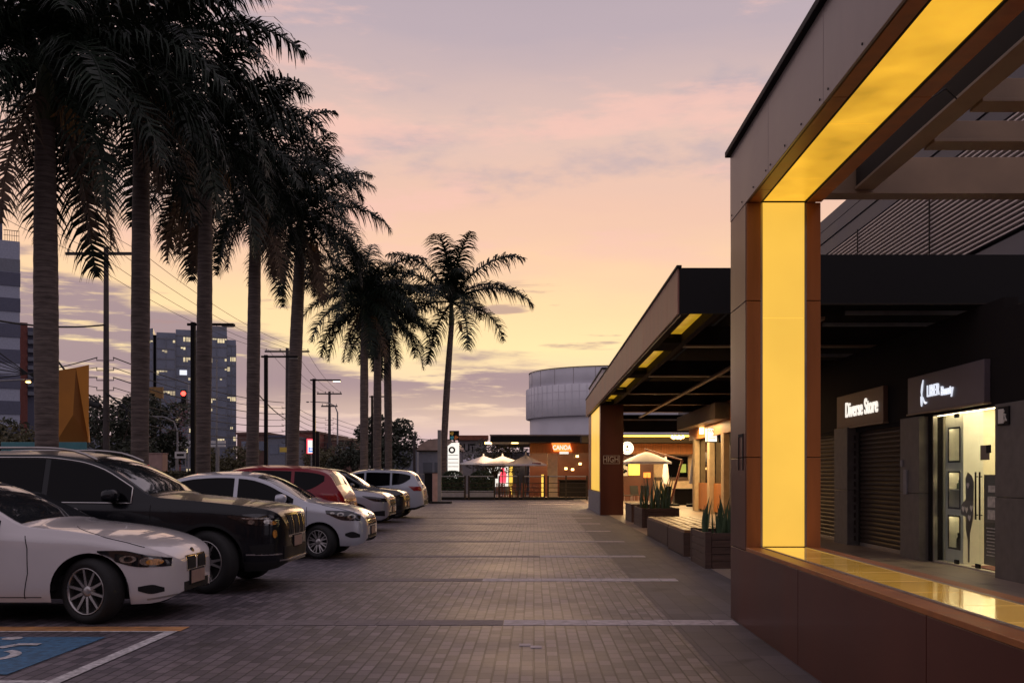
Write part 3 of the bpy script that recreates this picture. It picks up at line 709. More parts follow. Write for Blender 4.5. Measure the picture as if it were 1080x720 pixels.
# ---------------------------------------------------------------- near portal
X0, X1, Y0, Y1 = 2.01, 2.72, .4, 10.17; YJ = 9.42; ZS, ZT, ZF = .768, 4.03, 4.70
portal = thing('lit_portal', 'big brown clad portal with glowing yellow lining in the right foreground', 'portal frame', (2.01, 5.3, 0))
def pp(mb, name, m, bevel=0.0, par=portal):
    o = mb.build(name, m, par, bevel); o.matrix_parent_inverse = Matrix.Translation(-Vector(par.location)); return o
m = MB()      # base wall in panels with shadow joints
ys = [Y0, 2.62, 5.10, 7.58, Y1]
for a, b in zip(ys[:-1], ys[1:]): m.box(X0, X1, a+.004, b-.004, .0, ZS-.035)
pp(m, 'base_wall', 'clad', .004)
m = MB(); m.box(X0+.012, X1-.012, Y0+.02, Y1-.02, 0, ZS-.04); pp(m, 'joint_backing', 'joint')
m = MB(); m.box(X0-.004, X0+.135, Y0, YJ-.002, ZS-.033, ZS); m.box(X1-.13, X1+.002, Y0, YJ-.002, ZS-.033, ZS); pp(m, 'sill_edge', 'clad_glow', .003)
m = MB(); m.box(X0+.137, X0+.158, Y0, YJ-.002, ZS-.03, ZS+.008); m.box(X1-.155, X1-.133, Y0, YJ-.002, ZS-.03, ZS+.006); pp(m, 'sill_trim', 'alu')
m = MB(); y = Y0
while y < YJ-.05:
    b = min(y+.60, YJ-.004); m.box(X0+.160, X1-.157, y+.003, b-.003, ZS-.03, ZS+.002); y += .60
pp(m, 'sill_slabs', 'sill', .002)
# pier: cladding courses
m = MB(); zs_ = [ZS-.033, 1.62, 3.10, ZF-.0]
for a, b in zip(zs_[:-1], zs_[1:]):
    m.box(X0, X0+.136, YJ+.03, Y1, a+.004, b-.004 if b < ZF-.01 else ZT-.002); m.box(X1-.136, X1, YJ+.03, Y1, a+.004, b-.004 if b < ZF-.01 else ZT-.002)
m.box(X0+.137, X1-.137, YJ+.06, Y1, ZS, ZT); pp(m, 'pier_cladding', 'clad', .004)
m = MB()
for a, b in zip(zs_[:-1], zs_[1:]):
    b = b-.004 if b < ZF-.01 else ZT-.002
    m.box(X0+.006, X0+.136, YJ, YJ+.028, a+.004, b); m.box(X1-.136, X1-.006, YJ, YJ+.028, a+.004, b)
pp(m, 'jamb_cladding', 'clad_glow', .003)
for a, b in ((ZS+.01, 2.936), (2.940, ZT)):
    m = MB(); m.box(X0+.158, X1-.158, YJ+.012, YJ+.058, a, b); pp(m, 'jamb_light_panel', 'light_panel')
m = MB(); m.box(X0+.138, X0+.157, YJ+.004, YJ+.057, ZS+.01, ZT-.002); m.box(X1-.157, X1-.138, YJ+.004, YJ+.057, ZS+.01, ZT-.002); pp(m, 'jamb_trim', 'alu')
# soffit
for a, b in ((Y0+.8, 3.25), (3.256, 5.30), (5.306, 7.35), (7.356, 8.70), (8.706, YJ-.002)):
    m = MB(); m.box(X0+.158, X1-.158, a, b, ZT+.012, ZT+.05); pp(m, 'soffit_light_panel', 'light_panel_top')
m = MB(); m.box(X0+.138, X0+.157, Y0+.8, YJ-.002, ZT+.003, ZT+.05); m.box(X1-.157, X1-.138, Y0+.8, YJ-.002, ZT+.003, ZT+.05); pp(m, 'soffit_trim', 'joint')
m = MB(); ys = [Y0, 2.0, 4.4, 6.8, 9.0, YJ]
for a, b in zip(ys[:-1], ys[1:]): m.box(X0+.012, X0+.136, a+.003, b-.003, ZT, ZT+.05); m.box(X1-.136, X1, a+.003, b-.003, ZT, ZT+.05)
pp(m, 'soffit_cladding', 'clad_glow', .003)
m = MB(); m.box(X0+.03, X1, Y0, Y1-.001, ZT+.052, ZF); pp(m, 'top_beam', 'beam')
m = MB(); ys = [Y0, 1.9, 3.45, 5.0, 6.55, 8.1, Y1]     # fascia panels
ys = [Y0, 2.2, 4.55, 6.9, 8.52, Y1]
for a, b in zip(ys[:-1], ys[1:]): m.box(X0-.004, X0+.028, a+.003, b-.003, ZT-.0, ZF-.002)
pp(m, 'fascia_panels', 'fascia', .003)
m = MB()      # rivets near the panel edges
for a, b in zip(ys[:-1], ys[1:]):
    for f in (.05, .35, .65, .95):
        yy = a+(b-a)*f; m.tube([(X0-.009, yy, ZT+.05), (X0-.003, yy, ZT+.05)], .009, 8)
pp(m, 'rivets', 'joint')
m = MB(); m.box(X0-.05, X1+.02, Y0, Y1+.05, ZF+.002, ZF+.06); pp(m, 'coping', 'black', .006)
m = MB(); m.box(X0, X1, Y0, Y0+.75, ZS+.012, ZT-.002); pp(m, 'near_pier', 'clad', .004)
m = MB(); m.box(X0-.006, X0+.0, Y1-.62, Y1-.595, 1.50, 1.85); m.box(X0-.006, X0, Y1-.42, Y1-.40, 1.50, 1.85); m.box(X0-.006, X0, Y1-.594, Y1-.421, 1.82, 1.85); pp(m, 'hatch_outline', 'joint')

# pergola behind the portal
perg = thing('pergola', 'tan steel pergola beams crossing overhead behind the yellow lit portal', 'pergola', (3.2, 6, 4.3))
m = MB(); m.box(3.35, 3.51, Y0, 10.35, 4.45, 4.8); pp(m, 'edge_beam', 'beam', .004, perg)
m = MB(); m.box(3.345, 3.54, Y0, 10.38, 4.42, 4.448); pp(m, 'edge_beam_flange', 'tan_steel', .003, perg)
for y, h, dz in ((10.40, .36, 0), (8.85, .17, 0.02), (7.9, .17, 0.02), (6.9, .17, 0.02), (5.9, .17, .02), (4.9, .17, .02)):
    m = MB(); m.box(3.515 if y < 10.35 else 2.8, 12.0, y, y+.16, 4.41+dz, 4.41+dz+h); m.box(3.545 if y < 10.35 else 2.8, 12.0, y-.04, y+.20, 4.38+dz, 4.407+dz); pp(m, 'cross_beam', 'tan_steel', .003, perg)
m = MB(); m.tube([(3.36, 7.9, 4.43), (3.1, 7.5, 4.36), (2.75, 7.2, 4.09)], .006, 5); pp(m, 'loose_cable', 'wire', 0, perg)

# ---------------------------------------------------------------- mall canopy
ZC0, ZC1 = 4.03, 4.76
can = thing('mall_canopy', 'long flat canopy with weathered brown fascia and yellow soffit lights running back', 'canopy', (2.3, 30, 4.03))
pc = lambda mb, n, m_, b=0.0: pp(mb, n, m_, b, can)
m = MB(); y = 15.93
while y < 43.9:
    b = min(y+1.25, 44); m.box(2.30, 2.33, y+.004, b-.004, ZC0, ZC1); y += 1.25
pc(m, 'fascia_panels', 'fascia2', .003)
m = MB(); m.box(2.28, 2.36, 15.88, 44.02, ZC1+.002, ZC1+.04); pc(m, 'fascia_cap', 'black')
m = MB(); m.box(2.332, 3.8, 15.9, 15.95, ZC0, ZC1); m.box(3.8, 13, 14.95, 15.0, ZC0-.02, ZC1); m.box(3.8, 3.85, 15.0, 15.9, ZC0, ZC1); pc(m, 'front_edge', 'black')
m = MB(); m.box(3.8, 13, 14.93, 14.949, ZC0-.02, ZC0+.0); pc(m, 'front_edge_trim', 'beam')
m = MB(); m.box(2.335, 3.795, 15.96, 44, ZC1-.12, ZC1); m.box(3.86, 13, 15.01, 44, ZC1-.12, ZC1); pc(m, 'roof_deck', 'ceiling')
m = MB(); m.box(2.36, 2.50, 15.96, 44, ZC0+.0, ZC0+.3); m.box(2.88, 3.0, 15.96, 44, ZC0-.0, ZC0+.35); pc(m, 'edge_channel', 'beam')
m = MB(); m.box(2.345, 2.357, 15.96, 44, ZC0-.02, ZC0+.01); pc(m, 'fascia_drip_edge', 'alu')
spans = [(16.0, 19.4), (20.7, 25.4), (26.5, 31.0), (32.1, 35.8), (37.0, 40.2), (41.0, 43.8)]
for a, b in spans:
    m = MB(); m.box(2.505, 2.875, a, b, ZC0+.17, ZC0+.2); pc(m, 'soffit_light_panel', 'light_panel_dim')
for (a, b), (c, d) in zip(spans[:-1], spans[1:]):
    m = MB(); m.box(2.505, 2.875, b+.01, c-.01, ZC0+.0, ZC0+.1); pc(m, 'soffit_blank', 'ceiling')
for y in (19.9, 25.9, 31.5, 36.4, 40.6):
    m = MB(); m.box(3.0, 12.8, y, y+.14, ZC0+.02, ZC0+.40); pc(m, 'cross_beam', 'beam'); m = MB(); m.box(3.0, 12.8, y-.04, y+.18, ZC0-.012, ZC0+.018); pc(m, 'beam_flange', 'tan_steel')
m = MB(); m.box(4.62, 4.74, 16.2, 43.9, ZC0-.05, ZC0+.0); pc(m, 'cable_tray', 'tan_steel')
m = MB(); m.box(7.7, 7.8, 15.2, 36, ZC0-.05, ZC0-.0); pc(m, 'drain_pipe', 'tan_steel')
for y in (16.6, 17.9, 22.5):
    m = MB(); m.box(5.2, 8.5, y, y+.05, ZC0+.10, ZC0+.16); pc(m, 'light_batten', 'steel_pole')
up = thing('upper_storey', 'blue grey upper storey wall with long pale louver blades above the dark canopy', 'building', (9, 40, 4.8))
pu = lambda mb, n, m_, b=0.0: pp(mb, n, m_, b, up)
m = MB(); m.box(9.05, 16, 15.4, 62, 4.77, 8.2); pu(m, 'backing_wall', 'upper_dark')
m = MB(); m.box(9.0, 16, 15.4, 62, 8.25, 8.62); m.box(9.06, 16, 15.4, 62, 8.62, 8.66); m.box(8.98, 16, 15.4, 62, 8.66, 9.0); m.box(9.06, 16, 15.4, 62, 9.0, 9.04); m.box(9.0, 16, 15.4, 62, 9.04, 9.38); pu(m, 'parapet_bands', 'upper_wall')
m = MB(); m.box(9.0, 9.049, 15.4, 62, 4.77, 5.95); pu(m, 'plain_panel', 'upper_wall')
n = 22
for k in range(n):
    z = 6.0+(8.2-6.0)*(k+.5)/n
    m = MB(); m.bar((9.0, 15.4, z), (9.0, 62, z), .09, .032); pu(m, 'louver_blade', 'louver')
m = MB()
for y in (17.5, 22.5, 27.5, 34, 42): m.box(8.93, 8.95, y, y+.03, 5.95, 8.24)
pu(m, 'louver_stay', 'black')
box = MB(); box.box(2.62, 6, 38, 47, ZC1+.045, 5.5); box.box(2.58, 6.05, 37.95, 47.05, 5.503, 5.56, 1)
tag(box.build('roof_upstand', ['pale_box', 'black']), 'pale box shaped upstand on the far end of the canopy roof', 'roof box')

# far lit pier of the canopy
pr = thing('lit_pier', 'far brown pier carrying the canopy, with a tall glowing yellow side panel', 'pier', (2.4, 40, 0))
q = lambda mb, n, m_, b=0.0: pp(mb, n, m_, b, pr)
m = MB(); m.box(2.42, 3.26, 36.2, 36.32, 0, 4.02); q(m, 'front_cladding', 'clad', .004)
m = MB(); m.box(2.46, 3.24, 36.325, 43.9, 0, 4.02); q(m, 'core', 'clad_dark')
m = MB(); m.box(2.40, 2.455, 36.33, 43.9, 0, .82); q(m, 'base_wall', 'concrete', .01)
m = MB(); m.box(2.42, 2.455, 36.33, 36.7, .83, 4.02); q(m, 'side_cladding', 'clad_glow')
m = MB(); m.box(2.42, 2.455, 42.1, 43.9, .83, 4.02); q(m, 'side_cladding', 'clad_glow')
m = MB(); m.box(2.43, 2.455, 36.72, 42.08, .86, 4.0); q(m, 'side_light_panel', 'light_panel')
text('HIGH', 'pier_lettering', .30, (2.80, 36.19, 2.02), '-y', 'paper', pr, .8)
m = MB()
for a, b, c, d in ((2.53, 3.13, 2.155, 2.17), (2.53, 3.13, 1.87, 1.885), (3.115, 3.13, 1.887, 2.153), (2.53, 2.545, 1.887, 2.153)): m.box(a, b, 36.185, 36.198, c, d)
q(m, 'lettering_outline', 'paper')

# ---------------------------------------------------------------- shop row
XS = 6.68
def DS(px): return F*XS/(px-CX)
shop = thing('shop_row', 'dark shop wall with stone columns and a door opening under the canopy', 'building', (XS, 20, 0))
q = lambda mb, n, m_, b=0.0: pp(mb, n, m_, b, shop)
m = MB(); m.box(XS, XS+.2, 14.14, 16.75, 2.46, 3.98); m.box(XS, XS+.2, 16.75, 34, 2.42, 3.98); m.box(XS, XS+.2, 9, 14.14, 2.46, 3.8)
m.box(XS, XS+.2, 16.75, 17.0, 0, 2.42); m.box(XS+.02, XS+.2, 17.0, 34, 2.35, 2.42); q(m, 'wall', 'dark_wall')
for a, b in ((11.2, 14.08), (16.86, 17.72), (20.72, 21.62), (27.0, 27.9), (32, 33.2)):
    m = MB(); x = XS-.16
    m.box(x, XS+.19, a, b, .0, 1.14); m.box(x, XS+.19, a, b, 1.147, 2.45); q(m, 'stone_column', 'stone_col', .008)
m = MB()
for k in range(14): m.box(XS-.03, XS-.001, 20.66, 20.70, .1+k*.16, .2+k*.16)
q(m, 'vent_strip', 'shutter')
m = MB(); m.box(XS-.19, XS-.161, 17.35, 17.50, 1.12, 1.55); m.box(XS-.19, XS-.161, 17.55, 17.65, 1.6, 1.72); q(m, 'switch_box', 'concrete', .006)
def shutter(y0, y1, label):
    t = thing('roller_shutter', label, 'shutter', (XS, (y0+y1)/2, 0), 0, 'roller shutters of the shop row')
    m = MB(); z = .07; prof = []
    while z < 2.33:
        prof += [(XS+.10, z), (XS+.075, z+.03), (XS+.075, z+.06), (XS+.10, z+.088)]; z += .09
    vs = [(x, y0+.05, z) for x, z in prof] + [(x, y1-.05, z) for x, z in prof]; k = len(prof)
    m.add(vs, [(i, i+1, i+1+k, i+k) for i in range(k-1)]); pp(m, 'curtain', 'shutter', 0, t)
    m = MB(); m.box(XS+.06, XS+.12, y0+.05, y1-.05, 0.006, .07); pp(m, 'bottom_rail', 'alu', .004, t)
    m = MB(); m.box(XS+.05, XS+.13, y0+.003, y0+.048, 0.006, 2.33); m.box(XS+.05, XS+.13, y1-.048, y1-.003, 0.006, 2.33); pp(m, 'guide', 'beam', 0, t)
    m = MB(); m.box(XS+.14, XS+.19, y0+.003, y1-.003, 0.006, 2.34); pp(m, 'back', 'joint', 0, t)
shutter(17.93, 20.65, 'closed bronze roller shutter directly under the brown lit Diverse Store sign')
shutter(21.63, 26.98, 'closed bronze roller shutter half hidden behind the yellow lit jamb')
shutter(27.92, 31.95, 'closed roller shutter deeper along the shop row beyond the brown sign')
def sign(name, label, y0, y1, z0, z1, m_, dx=.10):
    t = thing(name, label, 'sign', (XS, (y0+y1)/2, z0), 0, 'shop signs over the doors')
    m = MB(); m.box(XS-dx, XS-.003, y0, y1, z0, z1); pp(m, 'board', m_, .008, t)
    m = MB(); m.box(XS-dx-.02, XS-.003, y0-.02, y1+.02, z0-.03, z0-.002); pp(m, 'lower_edge', 'tan_steel', .003, t)
    return t
def ptext(t, *a, **k):
    return text(*a, **k)
s1 = sign('shop_sign', 'brown shop sign with lit white serif words Diverse Store over a shutter', 18.75, 21.62, 2.46, 3.14, 'sign_brown')
ptext(s1, 'Diverse Store', 'lettering', .44, (XS-.112, 20.0, 2.80), '-x', 'letter', s1, .80, bold=.004)
s2 = sign('shop_sign', 'charcoal shop sign with cool white script lettering over the lit glass door', 14.55, 17.52, 2.52, 3.15, 'sign_grey')
ptext(s2, 'LIBER', 'lettering', .28, (XS-.112, 16.38, 2.84), '-x', 'letter_cool', s2, .76, align='CENTER')
ptext(s2, 'Beauty', 'lettering', .21, (XS-.112, 16.06, 2.80), '-x', 'letter_cool', s2, .80, align='LEFT', bold=.002)
m = MB()          # leaf shaped flourish in front of the word
def leaf(pts, y, z, dep=.008):
    poly = [(y-a*.8, z+b*.72) for a, b in pts]; m.prism([(a, b) for a, b in poly], 'x', XS-.122, XS-.104)
leaf([(0, -.02), (.045, .10), (.085, .33), (.005, .20), (-.025, .06)], 16.86, 2.82); leaf([(0, 0), (.02, .02), (.03, -.20), (.0, -.26), (-.03, -.20), (-.04, -.02), (-.015, -.18)], 16.86, 2.80)
leaf([(.03, -.01), (.07, -.07), (.14, -.14), (.21, -.17), (.24, -.15), (.17, -.19), (.10, -.16), (.05, -.09)], 16.83, 2.78)
pp(m, 'leaf_flourish', 'letter_cool', 0, s2)
e = thing('exit_sign', 'small black running figure exit sign on the stone column beside the glass door', 'sign', (XS-.17, 13.8, 2.3))
m = MB(); m.box(XS-.185, XS-.165, 13.62, 13.95, 2.14, 2.40); pp(m, 'board', 'black', .003, e)
xx = XS-.190
m2 = MB(); m2.box(xx, xx+.004, 13.76, 13.92, 2.17, 2.37)
for a, b in (((13.735, 2.30), (13.70, 2.24)), ((13.70, 2.24), (13.735, 2.19)), ((13.705, 2.24), (13.67, 2.20)), ((13.735, 2.29), (13.69, 2.285)), ((13.735, 2.33), (13.745, 2.34))): m2.bar((xx, a[0], a[1]), (xx, b[0], b[1]), .018, .018)
pp(m2, 'pictogram', 'shop_white', 0, e)

# lit shop interior
YA, YB = 14.12, 16.72; XB = 9.6
rm = thing('shop_interior', 'lit cream shop interior behind the glass door', 'shop room', (XS+1.5, 15.4, 0))
q = lambda mb, n, m_, b=0.0: pp(mb, n, m_, b, rm)
m = MB(); m.box(XB, XB+.1, YA-2, YB+.1, .0, 2.9); m.box(XS+.21, XB, YB, YB+.1, 0, 2.9); m.box(XS+.21, XB, YA-2.1, YA-2, 0, 2.9); q(m, 'walls', 'shop_wall')
m = MB(); m.box(XS+.21, XB, YA-2, YB, 2.62, 2.7); q(m, 'ceiling', 'shop_white')
m = MB(); m.box(XS+.05, XB, YA-2, YB, .006, .03); q(m, 'floor_tiles', 'film_pale')
m = MB(); m.box(XS+.23, XS+1.5, 14.3, 16.5, 2.595, 2.618); q(m, 'ceiling_lamp', mat('shop ceiling lamp', (.9, .85, .7), .4, emis=(1, .80, .48), estr=7.5))
m = MB(); m.box(9.0, 9.55, 15.2, 15.35, .03, 2.6); q(m, 'partition', 'film_pale')
m = MB(); m.box(XS+.077, XS+.118, 14.2, 16.66, 2.436, 2.455); q(m, 'led_strip', mat('shop led strip', (.9, .85, .7), .4, emis=(1, .76, .42), estr=14))
M['niche_fill'] = mat('niche fill bar', (.9, .85, .7), .4, emis=(1, .78, .45), estr=14)  # glowing bars added to brighten the cabinet niches
sh = thing('display_cabinet', 'white display cabinet with dark framed niches behind the shop glass', 'cabinet', (7.2, 16.3, .03))
q = lambda mb, n, m_, b=0.0: pp(mb, n, m_, b, sh)
cx0, cx1, cy0, cy1 = 6.89, 7.21, 15.97, 16.66
m = MB(); m.box(cx1-.02, cx1, cy0, cy1, .03, 2.5)
for a, b in ((cy0, cy0+.10), (cy1-.12, cy1)): m.box(cx0, cx1-.021, a, b, .03, 2.5)
for a, b in ((.03, .24), (.80, .90), (1.52, 1.66), (2.24, 2.5)): m.box(cx0, cx1-.021, cy0+.101, cy1-.121, a, b)
m.box(cx0+.02, cx1-.021, cy0+.101, cy1-.121, 1.20, 1.22); q(m, 'carcass', 'shop_white')
for a, b in ((.24, .80), (.90, 1.52), (1.66, 2.24)):
    y0, y1 = cy0+.10, cy1-.12; m = MB(); m.box(cx0+.03, cx0+.06, y0+.01, y1-.01, b-.013, b-.002); q(m, 'niche_glow_bar', 'niche_fill'); m = MB()
    m.box(cx0-.012, cx0-.001, y0, y1, a, a+.03); m.box(cx0-.012, cx0-.001, y0, y1, b-.03, b); m.box(cx0-.012, cx0-.001, y0, y0+.03, a+.031, b-.031); m.box(cx0-.012, cx0-.001, y1-.03, y1, a+.031, b-.031)
    q(m, 'niche_frame', 'joint')
def bottle(y, z, h, r, label, mm='black'):
    m = MB(); m.lathe([(.001, 0), (r, 0), (r, h*.62), (r*.45, h*.74), (r*.42, h*.86), (r*.55, h*.87), (r*.55, h), (.001, h)], 14, c=(7.02, y, z))
    tag(m.build('bottle', mm), label, 'bottle', 'bottles in the display cabinet')
bottle(16.45, .2415, .26, .035, 'tall black bottle in the lowest niche of the cabinet, nearest the column')
bottle(16.33, .2415, .32, .032, 'tallest black bottle in the lowest niche, the middle one')
bottle(16.20, .2415, .24, .035, 'shorter black bottle in the lowest niche, nearest the door')
bottle(16.28, .9015, .20, .05, 'stout dark jar bottle on the lower shelf of the middle niche')
bottle(16.40, 1.2215, .15, .05, 'small round dark bottle on the upper shelf of the middle niche', 'hedge')
bottle(16.22, 1.6615, .18, .045, 'dark bottle standing in the topmost niche of the cabinet')
dr = thing('glass_door', 'frameless glass shop door with black pull handles and brown stickers', 'door', (XS, 15.4, 0))
q = lambda mb, n, m_, b=0.0: pp(mb, n, m_, b, dr)
m = MB(); m.box(XS+.06, XS+.072, 15.92, 16.72, .03, 2.44); q(m, 'fixed_pane', 'glass')
m = MB(); m.box(XS+.06, XS+.072, 15.06, 15.91, .03, 2.44); q(m, 'door_leaf', 'glass')
m = MB(); m.box(XS+.06, XS+.072, 14.16, 15.05, .03, 2.44); q(m, 'door_leaf', 'glass')
m = MB(); m.box(XS+.03, XS+.10, 14.12, 16.74, 2.442, 2.458); m.box(XS+.03, XS+.10, 16.725, 16.745, .006, 2.44); m.box(XS+.03, XS+.1, 14.12, 14.14, .006, 2.44); q(m, 'frame', 'alu')
for y in (15.10, 14.96):
    m = MB(); m.tube([(XS+.02, y, .78), (XS+.02, y, 1.50)], .014, 8); m.tube([(XS+.02, y, .85), (XS+.06, y, .85)], .008, 6); m.tube([(XS+.02, y, 1.43), (XS+.06, y, 1.43)], .008, 6); q(m, 'pull_handle', 'black')
for y, z in ((15.88, .04), (15.12, .04), (14.2, .04), (15.88, 2.37), (14.22, 2.37)):
    m = MB(); m.box(XS+.052, XS+.080, y-.07, y+.07, z, z+.065); q(m, 'patch_fitting', 'black')
m = MB()      # brown silhouette sticker with pale hearts
sil = [(15.50,.10),(15.44,.10),(15.42,.55),(15.30,.80),(15.28,1.35),(15.36,1.45),(15.50,1.50),(15.58,1.40),(15.57,1.08),(15.74,.98),(15.74,.84),(15.58,.80),(15.56,.60),(15.50,.45)]
m.prism(sil, 'x', XS+.0745, XS+.077); q(m, 'brown_sticker', 'frost')
m = MB()
for y, z in ((15.45, 1.30), (15.40, .80), (15.50, .92), (15.33, .95), (15.62, .93)):
    m.prism([(y, z-.06), (y-.05, z+.0), (y-.035, z+.04), (y, z+.02), (y+.035, z+.04), (y+.05, z+.0)], 'x', XS+.056, XS+.0585)
q(m, 'heart_stickers', 'shop_white')
m = MB(); m.box(XS+.0745, XS+.077, 14.30, 14.94, .12, 1.46); q(m, 'info_film', 'frost')
m = MB()
for y0, y1, z0, z1 in ((14.5, 14.78, .98, 1.14), (14.5, 14.78, .80, .94), (14.52, 14.76, 1.2, 1.3)): m.box(XS+.0565, XS+.059, y0, y1, z0, z1)
for k in range(9): m.box(XS+.0565, XS+.059, 14.5+.03*(k % 3), 14.82-.02*(k % 2), .66-.05*k, .675-.05*k)
q(m, 'printed_notes', 'paper')
m = MB(); m.box(XS+.0565, XS+.0585, 14.72, 15.02, 1.68, 1.90); q(m, 'notice', 'frost')
m = MB(); m.box(XS+.053, XS+.0555, 14.66, 14.82, 1.78, 1.90); q(m, 'black_notice', 'black')
m = MB(); m.box(XS+.15, XS+.9, 14.35, 15.55, .031, .045); tag(m.build('door_mat', 'mat_red', bevel=.004), 'red brown mat just inside the glass shop door', 'mat')
# far shop fronts seen past the near pier
fs = thing('corner_shop', 'dark shopfront with pale columns and timber panels at the far end of the row', 'shopfront', (XS, 37, 0))
q = lambda mb, n, m_, b=0.0: pp(mb, n, m_, b, fs)
m = MB(); m.box(XS+.1, XS+.3, 33.3, 42, .0, 2.9); q(m, 'dark_glazing', 'car_glass')
m = MB(); m.box(XS-.1, XS+.3, 33.3, 42.2, 2.91, 3.98); q(m, 'fascia', 'wood_fascia')
m = MB(); m.box(XS-.6, XS-.11, 33.4, 42.3, 3.35, 3.9); q(m, 'stone_band', 'stone_col')
for y in (34.4, 37.2, 40.6):
    m = MB(); m.box(XS-.12, XS+.09, y, y+.5, 0, 2.9); q(m, 'column', 'cream_wall', .01)
for y0, y1 in ((34.95, 37.15), (37.75, 40.55)):
    m = MB(); m.box(XS+.03, XS+.095, y0, y1, .1, 1.15); q(m, 'timber_panel', 'wood_fascia')
m = MB(); m.tube([(XS-.14, 38.6, 3.05), (XS-.14, 38.6, 3.3)], .12, 12); q(m, 'wall_lamp', 'bulb')
ls = thing('projecting_sign', 'lit white projecting sign with dark letters near the far dark shopfront', 'sign', (6.0, 36.8, 2.7))
m = MB(); m.box(6.34, 6.74, 36.5, 36.75, 2.66, 3.20); pp(m, 'case', 'black', .01, ls)
m = MB(); m.box(6.37, 6.71, 36.49, 36.499, 2.69, 3.17); m.box(6.33, 6.339, 36.54, 36.71, 2.69, 3.17); pp(m, 'face', 'screen_white', 0, ls)
ptext(ls, 'MAX', 'lettering', .19, (6.54, 36.485, 3.06), '-y', 'black', ls, .75)
m = MB(); m.box(6.42, 6.66, 36.48, 36.488, 2.89, 2.915); m.box(6.40, 6.66, 36.48, 36.488, 2.79, 2.815); pp(m, 'rule_lines', 'black', 0, ls)

# ---------------------------------------------------------------- planters and benches on the walkway edge
def planter(x0, x1, y0, y1, h, label, seed, leaves=46, lh=.62):
    t = thing('planter', label, 'planter', ((x0+x1)/2, (y0+y1)/2, .006), 0, 'timber planters along the walkway')
    m = MB(); nb = 5
    for k in range(nb):
        a, b = h*k/nb+.004, h*(k+1)/nb-.004
        m.box(x0+.1, x1-.1, y0, y0+.03, a, b); m.box(x0, x0+.03, y0+.1, y1-.1, a, b); m.box(x1-.03, x1, y0+.1, y1-.1, a, b); m.box(x0+.1, x1-.1, y1-.03, y1, a, b)
    pp(m, 'boards', 'wood', .004, t)
    for x, y in ((x0-.006, y0-.006), (x1-.094, y0-.006), (x0-.006, y1-.094), (x1-.094, y1-.094)):
        m = MB(); m.box(x, x+.1, y, y+.1, 0, h+.01); pp(m, 'corner_post', 'wood', .006, t)
    m = MB(); m.box(x0+.031, x1-.031, y0+.031, y1-.031, .02, h-.05); pp(m, 'soil_bed', 'soil', 0, t)
    rnd = random.Random(seed); m = MB()
    for k in range(leaves):
        x = rnd.uniform(x0+.12, x1-.12); y = rnd.uniform(y0+.12, y1-.12); H = lh*rnd.uniform(.55, 1.1); w = rnd.uniform(.024, .038)
        a = rnd.uniform(0, PI); lx, ly = rnd.uniform(-.22, .22)*H, rnd.uniform(-.22, .22)*H; vs = []
        for i in range(6):
            f = i/5; ww = w*(1-f**3)*(.7+.6*math.sin(PI*min(1, f*1.3))*.7)+.001; tw = a+f*.9
            c = Vector((x+lx*f**1.5, y+ly*f**1.5, h-.07+H*f)); d = Vector((math.cos(tw), math.sin(tw), 0))*ww; n_ = Vector((-math.sin(tw), math.cos(tw), 0))*ww*.35
            vs += [c-d, c+n_, c+d]
        m.add(vs, [(3*i+j, 3*i+j+1, 3*i+j+4, 3*i+j+3) for i in range(5) for j in range(2)], 0, True)
    pp(m, 'sword_leaves', 'snake_leaf', 0, t)
planter(2.66, 4.05, 15.42, 16.85, .56, 'dark timber planter of tall sword leaves nearest the portal pier', 3, 60, .66)
planter(2.98, 4.0, 27.4, 29.6, .54, 'dark timber planter of sword leaves at the far end of the benches', 5, 52, .95)
def bench(x0, x1, y0, y1, h, label):
    t = thing('bench', label, 'bench', ((x0+x1)/2, (y0+y1)/2, .006), 0, 'timber benches along the walkway')
    for a in (y0, y1-.12):
        m = MB(); m.box(x0, x1, a, a+.12, 0, h-.05); pp(m, 'end_panel', 'wood', .006, t)
    for a in (x0, x1-.04):
        m = MB(); m.box(a, a+.04, y0+.121, y1-.121, .02, h-.05); pp(m, 'side_panel', 'wood', .004, t)
    k = int((x1-x0)/.17); w = (x1-x0)/k
    for i in range(k):
        m = MB(); m.box(x0+i*w+.018, x0+(i+1)*w-.018, y0-.01, y1+.01, h-.048, h); pp(m, 'slat', 'slat', .004, t)
bench(2.66, 4.05, 17.7, 19.75, .48, 'slatted timber bench right behind the nearest sword leaf planter')
bench(2.72, 3.9, 20.3, 23.9, .46, 'longer slatted timber bench farther along, before the far planter')
blk = MB(); blk.box(3.0, 4.0, 30.6, 32.6, 0, .5); blk.box(2.98, 4.02, 30.58, 32.62, .503, .56)
o = blk.build('seat_block', 'wood', bevel=.01); o.location.z = .006; tag(o, 'low dark timber seat block beside the far brown pier', 'seat')
